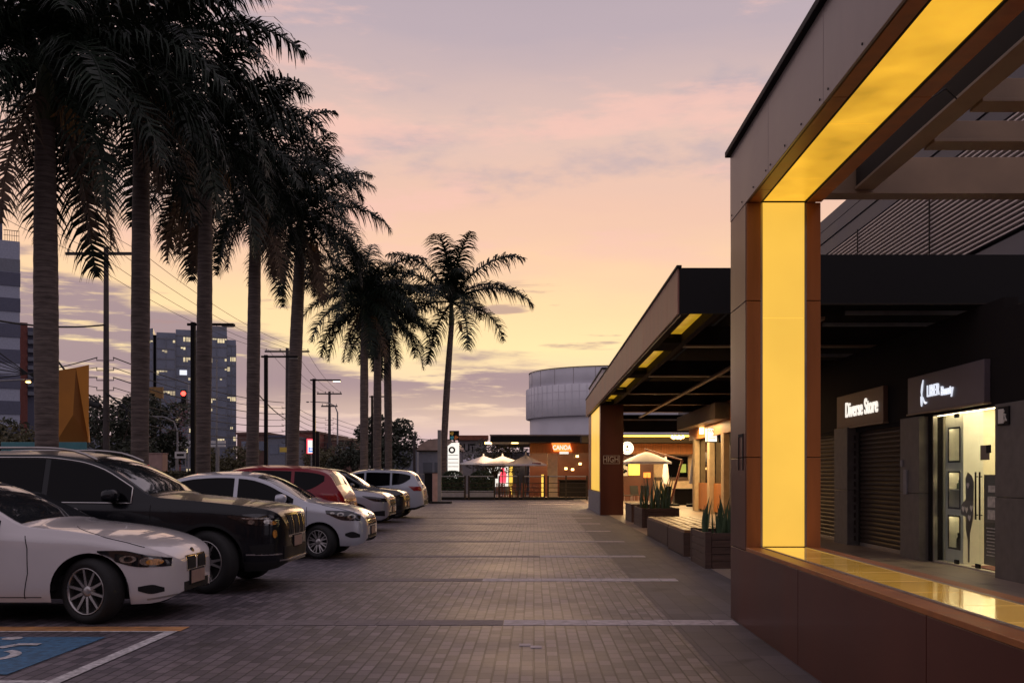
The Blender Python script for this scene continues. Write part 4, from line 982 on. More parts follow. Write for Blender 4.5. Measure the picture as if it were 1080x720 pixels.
# ---------------------------------------------------------------- far end: terrace, restaurant, drum
rs = thing('restaurant', 'low restaurant pavilion with dark roof slab and orange timber band below the grey drum', 'restaurant', (0, 64, 0))
q = lambda mb, n, m_, b=0.0: pp(mb, n, m_, b, rs)
m = MB(); m.box(PX(517, 62), 14, 62, 74, PZ(466, 62), PZ(458, 62)); q(m, 'roof_slab', 'black', .02)
m = MB(); m.box(PX(517, 62)-.03, 14, 61.95, 61.99, PZ(459.3, 62), PZ(458, 62)); q(m, 'slab_edge', 'fascia')
m = MB(); m.box(PX(559, 64), 14, 64, 64.2, PZ(477.5, 64), PZ(466.2, 64)); q(m, 'timber_band', 'wood_fascia')
m = MB(); m.box(PX(558, 64), 14, 68.5, 68.7, 0, 3.6); q(m, 'back_wall', 'clad_dark')
m = MB(); m.box(PX(590, 67), PX(618, 67), 67, 68, 0, 1.1); m.box(PX(589, 67), PX(619, 67), 66.9, 68, 1.102, 1.16); q(m, 'bar_counter', 'black')
m = MB(); m.box(PX(577.5, 64.5), PX(588, 64.5), 64.3, 64.8, 0, PZ(477, 64)); q(m, 'column', 'cream_wall')
m = MB(); m.box(PX(571, 64), PX(573.5, 64), 63.6, 63.75, .1, 1.5); q(m, 'lit_post', 'screen_yellow')
for px, py in ((563, 464.5), (543, 467.5), (515, 468)):
    m = MB(); m.tube([(PX(px, 63), 63, PZ(py, 63)), (PX(px, 63), 63, PZ(py, 63)+.12)], .22, 10); q(m, 'ceiling_lamp', 'bulb' if px == 563 else 'lamp_warm')
for px, py in ((597, 495), (604, 496), (612, 490), (609, 482)):
    m = MB(); m.tube([(PX(px, 66), 66.2, PZ(py, 66)), (PX(px, 66), 66.2, PZ(py, 66)+.14)], .09, 8); q(m, 'pendant_lamp', 'bulb')
sg = thing('restaurant_sign', 'glowing orange trapezoid restaurant sign with white lettering on the timber band', 'sign', (PX(592, 63.8), 63.8, 3.2))
D = 63.9
m = MB(); m.prism([(PX(581.5, D), PZ(466.5, D)), (PX(601, D), PZ(466.5, D)), (PX(603.5, D), PZ(476, D)), (PX(584, D), PZ(476, D))], 'y', 63.72, 63.9); pp(m, 'sign_face', 'screen_orange', 0, sg)
text('CANOA', 'lettering', .40, (PX(592.5, D), 63.71, PZ(472, D)), '-y', 'letter', sg, .8, bold=.012)
m = MB(); m.box(PX(590, D), PX(599.5, D), 63.6, 63.72, PZ(478.6, D), PZ(476.3, D)); pp(m, 'light_box', 'screen_white', 0, sg)
drum = thing('drum_building', 'round grey drum tower rising behind the restaurant and the canopy', 'building', (7.85, 100, 0))
q = lambda mb, n, m_, b=0.0: pp(mb, n, m_, b, drum)
Rr = 8.25
for r_, z0, z1, nm, mm in ((Rr, .0, 7.4, 'lower_drum', 'round_wall'), (Rr+.36, 7.0, 9.95, 'ribbed_drum', 'round_mid'), (Rr+.06, 9.98, 11.5, 'upper_drum', 'round_wall')):
    m = MB(); m.lathe([(r_-.02, z0), (r_, z0+.02), (r_, z1-.02), (r_-.02, z1), (.01, z1)], 96, c=(7.85, 100, 0)); m.lathe([(r_-.02, z0), (.01, z0)], 96, c=(7.85, 100, 0)); q(m, nm, mm)
m = MB(); m.lathe([(Rr+.10, 11.5), (Rr+.12, 11.58), (Rr-.1, 11.6)], 96, c=(7.85, 100, 0)); q(m, 'parapet_cap', 'black')
m = MB(); r_ = Rr+.375
for k in range(72):
    a = 2*PI*k/72; m.bar((7.85+r_*math.cos(a), 100+r_*math.sin(a), 7.02), (7.85+r_*math.cos(a), 100+r_*math.sin(a), 9.93), .035, .035)
for z in (7.75, 8.5, 9.25): m.lathe([(r_-.01, z), (r_+.005, z+.015), (r_-.01, z+.03)], 96, c=(7.85, 100, 0))
q(m, 'cladding_ribs', 'round_wall')
m = MB(); r_ = Rr+.07
for k in range(24):
    a = 2*PI*k/24; m.bar((7.85+r_*math.cos(a), 100+r_*math.sin(a), 10.0), (7.85+r_*math.cos(a), 100+r_*math.sin(a), 11.45), .03, .03)
q(m, 'panel_joints', 'fascia')

# inner court restaurant under the canopy
ct = thing('court_restaurant', 'warmly lit court restaurant front with orange timber band at the canopy end', 'restaurant', (6, 58, 0))
q = lambda mb, n, m_, b=0.0: pp(mb, n, m_, b, ct)
D = 56.0
m = MB(); m.box(PX(640, D), 16, 56, 56.2, PZ(478.5, D), PZ(467.5, D)); q(m, 'timber_band', 'wood_fascia')
m = MB(); m.box(PX(640, D), 16, 57, 57.2, 0, 3.6); q(m, 'back_wall', 'cream_wall')
m = MB(); m.box(PX(640, D), PX(691, D), 56.7, 56.99, 0, 2.6); q(m, 'dark_panel', 'clad_dark')
m = MB(); m.box(2.6, 14, 45, 45.3, PZ(455.5, 45), PZ(443.3, 45)); q(m, 'entrance_beam', 'black', .01)
m = MB(); m.box(2.6, PX(738, 45), 44.95, 44.99, PZ(443.3, 45), PZ(441.8, 45)); q(m, 'beam_capping', 'concrete')
m = MB(); m.box(2.6, 14, 54, 55.9, PZ(466.5, 54), PZ(459.6, 54)); q(m, 'lower_beam', 'beam')
m = MB(); m.box(PX(657, 53), PX(746, 53), 53.85, 53.95, PZ(459.6, 53), PZ(458.2, 53)); q(m, 'led_strip', 'led')
m = MB(); m.box(3.3, 16, 45.3, 57, 4.0, 4.2); q(m, 'court_ceiling', 'ceiling')
m = MB(); m.box(PX(664, 56), PX(676, 56), 56.6, 56.69, PZ(501, 56), PZ(487, 56)); q(m, 'menu_board', 'screen_yellow')
m = MB(); m.box(PX(656, 56), PX(663.2, 56), 56.6, 56.69, PZ(501.5, 56), PZ(486, 56)); q(m, 'poster', 'shop_white')
m = MB(); rp = random.Random(4)
for k in range(9):
    x = rp.uniform(PX(656.5, 56), PX(661.5, 56)); z = rp.uniform(PZ(500, 56), PZ(489, 56)); m.box(x, x+.12, 56.58, 56.598, z, z+.11)
q(m, 'poster_print', 'black')
m = MB(); m.box(PX(680, 56), PX(687.5, 56), 56.6, 56.69, PZ(503.5, 56), PZ(498, 56)); q(m, 'small_board', 'screen_orange')
m = MB(); m.box(PX(706, 56), PX(728, 56), 56.9, 56.99, PZ(503, 56), PZ(481, 56)); q(m, 'window', 'car_glass')
m = MB(); m.box(PX(719, 56), PX(726, 56), 56.85, 56.895, PZ(498, 56), PZ(489, 56)); q(m, 'green_board', mat('lit green board', (.3, .4, .1), .5, emis=(.35, .5, .10), estr=.35))
m = MB(); m.box(PX(692, 56), PX(728, 56), 56.8, 56.99, PZ(505.5, 56), PZ(503, 56)); q(m, 'window_sill', 'wood')
rsn = thing('round_sign', 'round pale hanging sign with dark centre left of the white parasol', 'sign', (PX(661, 54), 54, 3))
m = MB(); m.lathe([(.001, -.03), (.33, -.03), (.35, 0), (.33, .03), (.001, .03)], 28, c=(PX(661, 54), 53.7, PZ(472.5, 54)), axis='y'); pp(m, 'disc', 'screen_white', 0, rsn)
m = MB(); m.lathe([(.27, -.04), (.30, -.04)], 28, c=(PX(661, 54), 53.7, PZ(472.5, 54)), axis='y'); m.lathe([(.001, -.045), (.07, -.045)], 16, c=(PX(661, 54), 53.7, PZ(471, 54)), axis='y'); m.box(PX(659, 54), PX(663.2, 54), 53.65, 53.66, PZ(474.7, 54), PZ(473.6, 54)); pp(m, 'disc_print', 'joint', 0, rsn)
for k in range(7):
    px = 709+1.9*k; c = (PX(px, 50), 50+.12*(k % 3), PZ(460.5, 50)-.04*(k % 2))
    t = thing('bulb_lamp', 'warm pendant bulb in the small cluster under the dark entrance beam', 'lamp', c, 0, 'pendant bulbs under the entrance beam')
    m = MB(); m.lathe([(.001, -.09), (.05, -.07), (.07, -.02), (.05, .04), (.02, .08), (.001, .09)], 12); m.build('glass_bulb', 'bulb', t)
    m = MB(); m.tube([(0, 0, .09), (0, 0, 4.0-c[2])], .008, 5); m.build('cord', 'wire', t)

def parasol(px, py0, py1, D, wpx, name, label, group, canv='canvas', rot=.4, pole=True):
    r_ = wpx/2*D/F; z0, z1 = PZ(py1, D), PZ(py0, D)
    t = thing(name, label, 'parasol', (PX(px, D), D, .006), rot, group)
    m = MB(); n = 8; vs = [(0, 0, z1)]; rings = 5
    for i in range(1, rings+1):
        f = i/rings
        for j in range(n*2):
            a = PI*j/n; rr = r_*f*(1 if j % 2 == 0 else .955); sag = 0 if j % 2 == 0 else -.0
            vs.append((rr*math.cos(a), rr*math.sin(a), z1+(z0-z1)*(f**.9)+(-.03*math.sin(PI*f) if j % 2 else 0)))
    k = n*2
    fs = [(0, 1+j, 1+(j+1) % k) for j in range(k)] + [(1+i*k+j, 1+(i+1)*k+j, 1+(i+1)*k+(j+1) % k, 1+i*k+(j+1) % k) for i in range(rings-1) for j in range(k)]
    o = 1+(rings-1)*k; vs += [(x, y, z-.10) for x, y, z in vs[o:o+k]]
    fs += [(o+j, o+(j+1) % k, len(vs)-k+(j+1) % k, len(vs)-k+j) for j in range(k)]
    m.add(vs, fs); m.build('canopy', canv, t)
    m = MB(); m.lathe([(.001, z1+.16), (.03, z1+.14), (.045, z1+.05), (.06, z1-.01)], 10); m.build('finial', canv, t)
    if pole:
        m = MB(); m.tube([(0, 0, .05), (0, 0, z1)], .028, 8); m.build('pole', 'wood', t)
        m = MB(); m.lathe([(.001, .07), (.28, .07), (.30, .05), (.30, 0)], 20); m.build('base', 'concrete', t)
    return t
PG = 'grey parasols on the terrace behind the railing'
parasol(499, 481, 489, 72, 46, 'parasol', 'grey parasol at the left end of the terrace row, partly behind its neighbour', PG, rot=.2)
parasol(510, 480.5, 488.5, 67, 54, 'parasol', 'second grey parasol from the white totem, overlapping the leftmost one', PG, rot=.5)
parasol(530, 480.5, 489, 66, 50, 'parasol', 'grey parasol above the lit kiosk panel with red figure', PG, rot=.1)
tpp = parasol(554.5, 479.5, 489.5, 64.2, 46, 'parasol', 'nearest grey parasol, with purple lettering on its rim, left of the restaurant', PG, rot=.4)
m = MB(); m.box(-.1, .5, -1.30, -1.285, PZ(489.2, 64.2)-.02, PZ(488.2, 64.2)); o = m.build('rim_lettering', 'tail', tpp)

# railing across the end of the parking
for i in range(5):
    pa, pb = ((464, 490.5), (494.5, 521.5), (526.5, 546.5), (552, 574), (578, 619))[i]
    D = 58.5; xa, xb = PX(pa, D), PX(pb, D)
    t = thing('railing', ['grey steel railing panel beside the tall dark post', 'grey steel railing panel in front of the wide clipped hedge', 'grey steel railing panel in front of the red brown chairs', 'grey steel railing panel below the nearest grey parasol', 'longest grey steel railing panel, ending at the far brown pier'][i], 'railing', ((xa+xb)/2, D, .006), 0, 'steel railing panels closing the plaza')
    for x in (xa, xb) if i < 4 else (xa, PX(597, D), xb):
        m = MB(); m.box(x-.045-(xa+xb)/2, x+.045-(xa+xb)/2, -.045, .045, 0, 1.42); m.build('post', 'beam', t)
    for z in (1.38, .98, .72, .46):
        m = MB(); m.tube([(xa-(xa+xb)/2, 0, z), (xb-(xa+xb)/2, 0, z)], .032 if z > 1.3 else .02, 8); m.build('rail', 'steel_pole' if z > 1.3 else 'beam', t)
    m = MB(); m.box(xa-(xa+xb)/2-.05, xb-(xa+xb)/2+.05, -.035, .035, .03, .17); m.build('bottom_rail', 'black', t)
kb = MB(); kb.box(PX(463, 58.9), 2.35, 58.7, 59.2, 0, .14); struct(kb.build('terrace_kerb', 'black', bevel=.02))
def leafmass(mb, c, rx, ry, rz, n, size, rnd, flat=.6, shell=.45):
    for k in range(n):
        u = rnd.gauss(0, 1), rnd.gauss(0, 1), rnd.gauss(0, 1); l = math.sqrt(sum(v*v for v in u)) or 1
        rr = rnd.uniform(shell, 1)**.6
        p = Vector((c[0]+u[0]/l*rx*rr, c[1]+u[1]/l*ry*rr, c[2]+u[2]/l*rz*rr))
        s_ = size*rnd.uniform(.6, 1.3); a = Vector((rnd.gauss(0, 1), rnd.gauss(0, 1), rnd.gauss(0, flat))).normalized(); b = a.cross(Vector((rnd.gauss(0, 1), rnd.gauss(0, 1), rnd.gauss(0, 1)))).normalized()
        mb.add([p-a*s_, p+b*s_*.45, p+a*s_, p-b*s_*.45], [(0, 1, 2, 3)])
def boxhedge(x0, x1, y0, y1, z0, z1, label, group, n=2600, m_='hedge', name='hedge'):
    rnd = random.Random(int(x0*10)); m = MB()
    t = thing(name, label, 'hedge', ((x0+x1)/2, (y0+y1)/2, z0), 0, group)
    for k in range(n):
        x, y, z = rnd.uniform(x0, x1), rnd.uniform(y0, y1), rnd.uniform(z0, z1)
        f = rnd.random()
        if f < .35: z = z1-abs(rnd.gauss(0, .05))
        elif f < .75: y = y0+abs(rnd.gauss(0, .06))
        ex = abs((x-(x0+x1)/2)/((x1-x0)/2)); z = z0+(z-z0)*(1-.35*ex**3)
        s_ = .07*rnd.uniform(.6, 1.4); a = Vector((rnd.gauss(0, 1), rnd.gauss(0, 1), rnd.gauss(0, 1))).normalized(); b = a.orthogonal().normalized()
        p = Vector((x, y, z)); m.add([p-a*s_, p+b*s_*.5, p+a*s_, p-b*s_*.5], [(0, 1, 2, 3)])
    pp(m, 'foliage', m_, 0, t)
    m = MB(); m.box(x0+.12, x1-.12, y0+.12, y1-.12, z0, z0+(z1-z0)*.6); pp(m, 'twigs', 'bark', 0, t)
    return t
D = 61
for (a, b, lab) in ((464.5, 489, 'dark rounded hedge in a grey trough beside the tall dark post'), (494, 521, 'wide dark rounded hedge in a grey trough left of the chairs')):
    x0, x1 = PX(a, D), PX(b, D)
    m = MB(); m.box(x0, x1, D, D+1.1, 0, .50); o = m.build('trough', 'concrete', bevel=.02); o.location.z = .006
    tag(o, 'grey concrete trough under the '+('hedge beside the tall dark post' if a < 470 else 'wide hedge left of the chairs'), 'planter', 'concrete troughs of the terrace')
    boxhedge(x0+.02, x1-.02, D+.05, D+1.05, .45, PZ(496.5, D), lab, 'clipped hedges of the terrace')
# terrace chairs and tables
def chair():
    t = thing('wooden_chair', '', 'chair', (0, 0, 0), 0, 'red brown chairs on the terrace')
    m = MB()
    for k in range(5): m.box(-.21, .21, -.2+k*.085, -.2+k*.085+.07, .44, .465)
    m.build('seat', 'red_wood', t)
    for sx in (-.2, .17):
        m = MB(); m.bar((sx+.015, -.2, 0), (sx+.015, -.2, .44), .035, .035); m.build('leg', 'red_wood', t)
        m = MB(); m.bar((sx+.015, .2, 0), (sx+.015, .27, .95), .035, .035); m.build('leg', 'red_wood', t)
    m = MB()
    for z in (.58, .69, .80, .91): m.bar((-.19, .22+(z-.44)*.1, z), (.19, .22+(z-.44)*.1, z), .02, .075)
    m.build('backrest', 'red_wood', t)
    return t
c0 = chair(); spots = [(528, 63, .4), (534, 64.6, 2.2), (541.5, 62.4, 3.0), (550, 64.8, -.6), (556, 62.2, 1.2), (563, 63.4, 3.6), (568, 65, .2), (524, 65, 1.7)]
labs = ['red brown slatted chair at the left end of the terrace seating', 'red brown chair turned away behind the left terrace table', 'red brown chair facing away in front of the yellow kiosk post', 'red brown chair behind the middle terrace table', 'red brown chair sideways below the nearest parasol', 'red brown chair with its back to the tan restaurant column', 'red brown chair far back next to the restaurant column', 'red brown chair close to the wide hedge']
for i, ((px, D, rz), lb_) in enumerate(zip(spots, labs)):
    c = c0 if i == 0 else copy_tree(c0)
    c.location = (PX(px, D), D, .006); c.rotation_euler.z = rz; c['label'] = lb_
def table():
    t = thing('terrace_table', '', 'table', (0, 0, 0), 0, 'red brown tables on the terrace')
    m = MB(); m.box(-.4, .4, -.4, .4, .71, .745); m.build('tabletop', 'red_wood', t, .005)
    for x in (-.34, .34):
        for y in (-.34, .34):
            m = MB(); m.bar((x, y, 0), (x, y, .71), .05, .05); m.build('leg', 'red_wood', t)
    return t
t0 = table()
for i, (px, D, lb_) in enumerate(((531.5, 63.6, 'square red brown table at the left of the terrace seating'), (546, 63.4, 'square red brown table under the nearest grey parasol'), (560, 64.4, 'square red brown table nearest the restaurant column'))):
    c = t0 if i == 0 else copy_tree(t0); c.location = (PX(px, D), D, .006); c['label'] = lb_
kk = thing('kiosk', 'small lit kiosk with white back panel and red figure poster behind the parasols', 'kiosk', (PX(528, 75), 75, 0))
q = lambda mb, n, m_, b=0.0: pp(mb, n, m_, b, kk)
m = MB(); m.box(PX(513, 75), PX(558, 75), 75, 77, 0, 3.2); q(m, 'shell', 'kiosk_wall')
m = MB(); m.box(PX(514, 74.9), PX(536, 74.9), 74.9, 74.99, .6, PZ(492, 75)); q(m, 'lit_panel', 'screen_white')
m = MB(); xk = PX(530.5, 74.8); m.prism([(xk-.22, .9), (xk+.22, .9), (xk+.26, 1.5), (xk+.12, 1.72), (xk+.10, 2.0), (xk-.10, 2.0), (xk-.12, 1.72), (xk-.26, 1.5)], 'y', 74.86, 74.89); q(m, 'red_poster_shape', 'screen_red')
m = MB(); m.box(PX(519, 74.8), PX(525, 74.8), 74.86, 74.89, 1.2, 1.8); q(m, 'dark_poster', 'black')
m = MB(); m.box(PX(537, 74.8), PX(540.5, 74.8), 74.8, 74.95, 0, 2.4); q(m, 'yellow_post', 'screen_yellow')
m = MB(); m.box(PX(541.5, 74.8), PX(556, 74.8), 74.9, 74.99, .3, 2.3); q(m, 'window', 'tower')

# vaulted kiosk, totem sign and small signs left of the terrace
vk = thing('vaulted_kiosk', 'small pavilion with rusty ribbed barrel vault roof behind the tall dark post', 'kiosk', (PX(462, 66), 67, 0))
q = lambda mb, n, m_, b=0.0: pp(mb, n, m_, b, vk)
D = 66; xa, xb = PX(440, D), PX(486, D); zr, ze = PZ(462.5, D), PZ(475, D)
m = MB(); m.box(xa+.1, xb-.1, D, D+3.5, 0, ze); q(m, 'wall', 'kiosk_wall')
m = MB(); vs = []; k = 16
for y in (D-.2, D+3.7):
    for i in range(k+1):
        a = PI*i/k; vs.append(((xa+xb)/2-math.cos(a)*(xb-xa)/2, y, ze+math.sin(a)*(zr-ze)))
m.add(vs, [(i, i+1, i+k+2, i+k+1) for i in range(k)]+[tuple(range(k+1)), tuple(range(k+1, 2*k+2))]); q(m, 'vault_roof', 'kiosk_roof')
m = MB()
for i in range(2, k, 2):
    a = PI*i/k; x = (xa+xb)/2-math.cos(a)*(xb-xa)/2; z = ze+math.sin(a)*(zr-ze); m.bar((x, D-.22, z+.01), (x, D+3.7, z+.01), .05, .05)
m.box(xa-.02, xb+.02, D-.23, D-.205, ze-.08, ze+.02); q(m, 'roof_ribs', 'beam')
m = MB()
for i in range(3): m.box(xa+.4+i*.75, xa+1.0+i*.75, D-.02, D-.002, .8, 2.3)
q(m, 'window', 'tower')
m = MB()
for i in range(26): m.box(xa-3+i*.18, xa-2.96+i*.18, D-1.5, D-1.47, .02, 1.55)
m.box(xa-3.05, xa+1.7, D-1.52, D-1.45, 1.5, 1.56); m.box(xa-3.05, xa+1.7, D-1.52, D-1.45, .2, .26)
tag(m.build('picket_fence', 'concrete'), 'pale upright bar fence in front of the vaulted pavilion', 'fence')
wt = thing('totem_sign', 'white totem sign with sloping top and dark round emblem beside the lone palm', 'sign', (PX(478, 64), 64, 0))
D = 64; xa, xb = PX(472.2, D), PX(484, D)
m = MB(); m.prism([(xa, 0), (xb, 0), (xb, PZ(466.5, D)), (xa+.25, PZ(466.8, D)), (xa, PZ(470, D))], 'y', D, D+.25); pp(m, 'panel', 'screen_white', 0, wt); m = MB()
m.lathe([(.11, -.01), (.22, -.01), (.22, 0)], 24, c=(PX(476.7, D), D-.012, PZ(474.3, D)), axis='y'); pp(m, 'emblem', 'joint', 0, wt)
m = MB()
for i, zz in enumerate((480, 484, 488, 492)): m.box(xa+.03, xb-.03, D-.012, D-.002, PZ(zz, D), PZ(zz, D)+.035)
pp(m, 'print_lines', 'render_grey', 0, wt)
cs = thing('colour_sign', 'small dark square sign with yellow, cyan and orange shapes above the white totem', 'sign', (PX(479, 67), 67, 0))
D = 67; m = MB(); m.box(PX(474, D), PX(484, D), D, D+.2, PZ(464, D), PZ(454, D)); pp(m, 'board', 'black', 0, cs)
m = MB(); m.box(PX(478, D), PX(480, D), D+.05, D+.15, 0, PZ(464, D)); pp(m, 'post', 'steel_pole', 0, cs)
def blob(px, py, a, b, mm, nm, ang=0):
    m = MB(); poly = []
    for i in range(10):
        t_ = 2*PI*i/10; r_ = 1+.25*math.sin(3*t_+px); u, v = a*math.cos(t_)*r_, b*math.sin(t_)*r_; poly.append((PX(px, D)+u*math.cos(ang)-v*math.sin(ang), PZ(py, D)+u*math.sin(ang)+v*math.cos(ang)))
    m.prism(poly, 'y', D-.02, D-.002); pp(m, nm, mm, 0, cs)
blob(476.4, 457, .14, .12, 'yellow', 'yellow_shape'); blob(476.8, 461.4, .13, .13, 'cyan', 'cyan_shape'); blob(481, 461.2, .15, .12, 'orange', 'orange_shape', .6)
ow = thing('outlet_wall', 'grey wall with dark letters OUT behind the small terrace tree', 'wall', (PX(492, 78), 78, 0))
m = MB(); m.box(PX(483, 78), PX(513, 78), 78, 78.3, 0, PZ(464, 78)); pp(m, 'panel', 'concrete', 0, ow)
m = MB(); m.box(PX(483, 78)-.1, PX(515, 78), 77.6, 78.5, PZ(464, 78)+.002, PZ(459, 78)); pp(m, 'roof_edge', 'red_wood', 0, ow)
text('OUT', 'lettering', .85, (PX(491, 78), 77.98, PZ(472.5, 78)), '-y', 'joint', ow, .85, bold=.02)
# tall post with dark and brown box
tp = thing('marker_post', 'tall slim dark post on a flat base plate at the end of the car row', 'post', (PX(463.5, 51.5), 51.5, .006))
m = MB(); m.box(-.09, .09, -.09, .09, .09, PZ(453.5, 51.5)); m.build('shaft', 'steel_pole', tp); m = MB(); m.box(-.5, .62, -.4, .4, 0, .088); m.build('base_plate', 'black', tp, .01)
db = thing('ticket_cabinet', 'dark cabinet with brown front panel beside the tall slim post', 'cabinet', (PX(456.5, 52.6), 52.6, .006))
m = MB(); m.box(-.42, .0, -.3, .4, 0, 1.55); m.build('case', 'black', db, .03); m = MB(); m.box(.003, .36, -.34, .4, 0, 1.56); m.build('front_panel', 'pink', db, .02)
m = MB(); m.box(-.44, .38, -.36, .42, 1.565, 1.60); m.build('lid', 'beam', db)
# under-canopy furniture
cu = thing('cantilever_parasol', 'white cantilever parasol on a leaning brown mast under the canopy', 'parasol', (PX(682, 47), 47, .006))
D = 47; r_ = 1.18; z0, z1 = PZ(487, D), PZ(476.3, D); m = MB(); k = 16; vs = [(0, 0, z1)]
for i in range(1, 6):
    for j in range(k):
        a = 2*PI*j/k; vs.append((r_*i/5*math.cos(a)*(1 if j % 2 == 0 else .96), r_*i/5*math.sin(a)*(1 if j % 2 == 0 else .96), z1+(z0-z1)*(i/5)**1.25))
m.add(vs, [(0, 1+j, 1+(j+1) % k) for j in range(k)]+[(1+i*k+j, 1+(i+1)*k+j, 1+(i+1)*k+(j+1) % k, 1+i*k+(j+1) % k) for i in range(4) for j in range(k)])
o = 1+4*k; m.add(vs[o:]+[(x, y, z-.09) for x, y, z in vs[o:]], [(j, (j+1) % k, k+(j+1) % k, k+j) for j in range(k)]); m.build('canopy', 'canvas_white', cu)
xo = PX(682, D)
m = MB(); m.tube([(PX(707.5, D)-xo, .3, 0.05), (PX(720.5, D)-xo, .3, PZ(485, D))], .055, 8); m.build('mast', 'red_wood', cu)
m = MB(); m.tube([(PX(720.5, D)-xo, .3, PZ(485, D)), (-.1, 0, PZ(473.5, D))], .035, 8); m.tube([(0, 0, z1), (-.02, 0, PZ(474, D))], .03, 8); m.build('arm', 'red_wood', cu)
m = MB(); m.box(PX(697, D)-xo, PX(716, D)-xo, -.2, .8, 0, .09); m.build('base', 'black', cu)
def closed_parasol(px, py0, py1, D, label, w):
    t = thing('closed_parasol', label, 'parasol', (PX(px, D), D, .006), 0, 'closed parasols of the court')
    z0, z1 = PZ(py1, D), PZ(py0, D); m = MB(); n = 14; vs = []
    for i in range(9):
        f = i/8; rr = w*(.10+.9*f**.7)*(1 if i < 8 else .9)
        for j in range(n*2): vs.append((rr*math.cos(PI*j/n)*(1.12 if j % 2 else .8), rr*math.sin(PI*j/n)*(1.12 if j % 2 else .8), z1+(z0-z1)*f))
    k = n*2; m.add(vs, [(i*k+j, i*k+(j+1) % k, (i+1)*k+(j+1) % k, (i+1)*k+j) for i in range(8) for j in range(k)], 0, True); m.build('folded_cloth', 'canvas_white', t)
    m = MB(); m.tube([(0, 0, .1), (0, 0, z1+.1)], .03, 8); m.build('pole', 'alu', t); m = MB(); m.lathe([(.001, .12), (.3, .12), (.32, .1), (.32, 0)], 18); m.build('base', 'black', t)
closed_parasol(702, 480.5, 510, 51, 'folded white parasol hanging just right of the open white parasol', .18)
closed_parasol(731, 482, 510, 46, 'folded pale parasol on a round base nearer the far shopfront', .17)
def wicker(px, D, rz, label, first=[None]):
    if first[0] is None:
        t = first[0] = thing('court_chair', '', 'chair', (0, 0, 0), 0, 'black chairs of the court')
        m = MB(); m.box(-.23, .23, -.22, .22, .43, .47); m.build('seat', 'black', t, .008)
        m = MB(); vs = []; m.bar((0, .22, .48), (0, .33, .92), .44, .03); m.build('backrest', 'black', t)
        for x in (-.2, .2):
            for y in (-.2, .2):
                m = MB(); m.tube([(x, y, 0), (x*.95, y*.95, .43)], .013, 6); m.build('leg', 'alu', t)
    else: t = copy_tree(first[0])
    t.location = (PX(px, D), D, .006); t.rotation_euler.z = rz; t['label'] = label
wicker(699.5, 47.4, -2.2, 'black court chair between far planter and leaning parasol mast')
wicker(671, 50, .3, 'black court chair behind the sword leaves of the far planter')
wicker(662, 49, 1.3, 'black court chair right beside the far brown pier')
wicker(681, 51, 2.9, 'black court chair under the middle of the white parasol')
m = MB(); m.box(PX(712, 48), PX(733, 48), 48.2, 49, 0, .75); m.box(PX(711, 48), PX(734, 48), 48.1, 49.1, .752, .80); o = m.build('counter_block', 'black', bevel=.01); o.location.z = .006; tag(o, 'low black counter block behind the leaning parasol mast', 'counter')
# ---------------------------------------------------------------- palms
M['frond_dead'] = mat('dead palm frond', (.10, .065, .04), .8, var=.4, scale=3)
def frond_mesh(e0, length, seed, droop=1.0):
    rnd = random.Random(seed); mb = MB(); N_ = 40
    pts = []; p = Vector((0, 0, 0)); el = e0; az = 0.0
    for i in range(N_+1):
        pts.append(p.copy()); f = i/N_
        p = p + Vector((math.cos(el)*math.cos(az), math.cos(el)*math.sin(az), math.sin(el)))*length/N_
        el -= R(droop)*(1.0+2.6*f)*.9; el = max(el, R(-86)); az += R(rnd.uniform(-1, 1))*.6
    mb.tube(pts, [.045*(1-.85*i/N_)+.004 for i in range(N_+1)], 5)
    n = 66
    for k in range(n):
        f = .10+.90*(k+rnd.uniform(-.3, .3))/n; f = min(.999, f)
        i = min(N_-1, int(f*N_)); q = f*N_-i; c = pts[i].lerp(pts[i+1], q); d = (pts[i+1]-pts[i]).normalized()
        side = d.cross(Vector((0, 0, 1)))
        side = side.normalized() if side.length > .05 else Vector((0, 1, 0)); upv = side.cross(d)
        L_ = length*.27*(math.sin(PI*min(1, (f*.93+.07)))**.55)*rnd.uniform(.8, 1.1)+.04
        for s_ in (-1, 1):
            lift = rnd.uniform(-.25, .6)
            v = (side*s_*rnd.uniform(.75, 1)+d*rnd.uniform(.35, .75)+upv*lift).normalized()
            w = .029*rnd.uniform(.8, 1.3); a = c; vs = []; wd = d.copy(); seg = 3; vv = v.copy()
            for j in range(seg+1):
                ww = w*(1-(j/seg)**1.6*.93); vs += [a-wd*ww, a+wd*ww]
                a = a+vv*L_/seg; vv = (vv+Vector((0, 0, -1))*rnd.uniform(.5, .95)).normalized()
            mb.add(vs, [(2*j, 2*j+1, 2*j+3, 2*j+2) for j in range(seg)])
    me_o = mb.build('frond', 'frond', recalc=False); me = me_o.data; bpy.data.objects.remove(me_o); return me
FR = {}
for e0, dr in ((78, .75), (62, .95), (45, 1.05), (28, 1.1), (8, 1.05), (-15, .9), (-42, .6)):
    FR[e0] = [frond_mesh(R(e0), 3.9, 100+e0+s_, dr) for s_ in (0, 1)]
FRD = []
for s_ in (0, 1):
    me = frond_mesh(R(-55), 3.6, 300+s_, .45); me.materials[0] = M['frond_dead']; FRD.append(me)
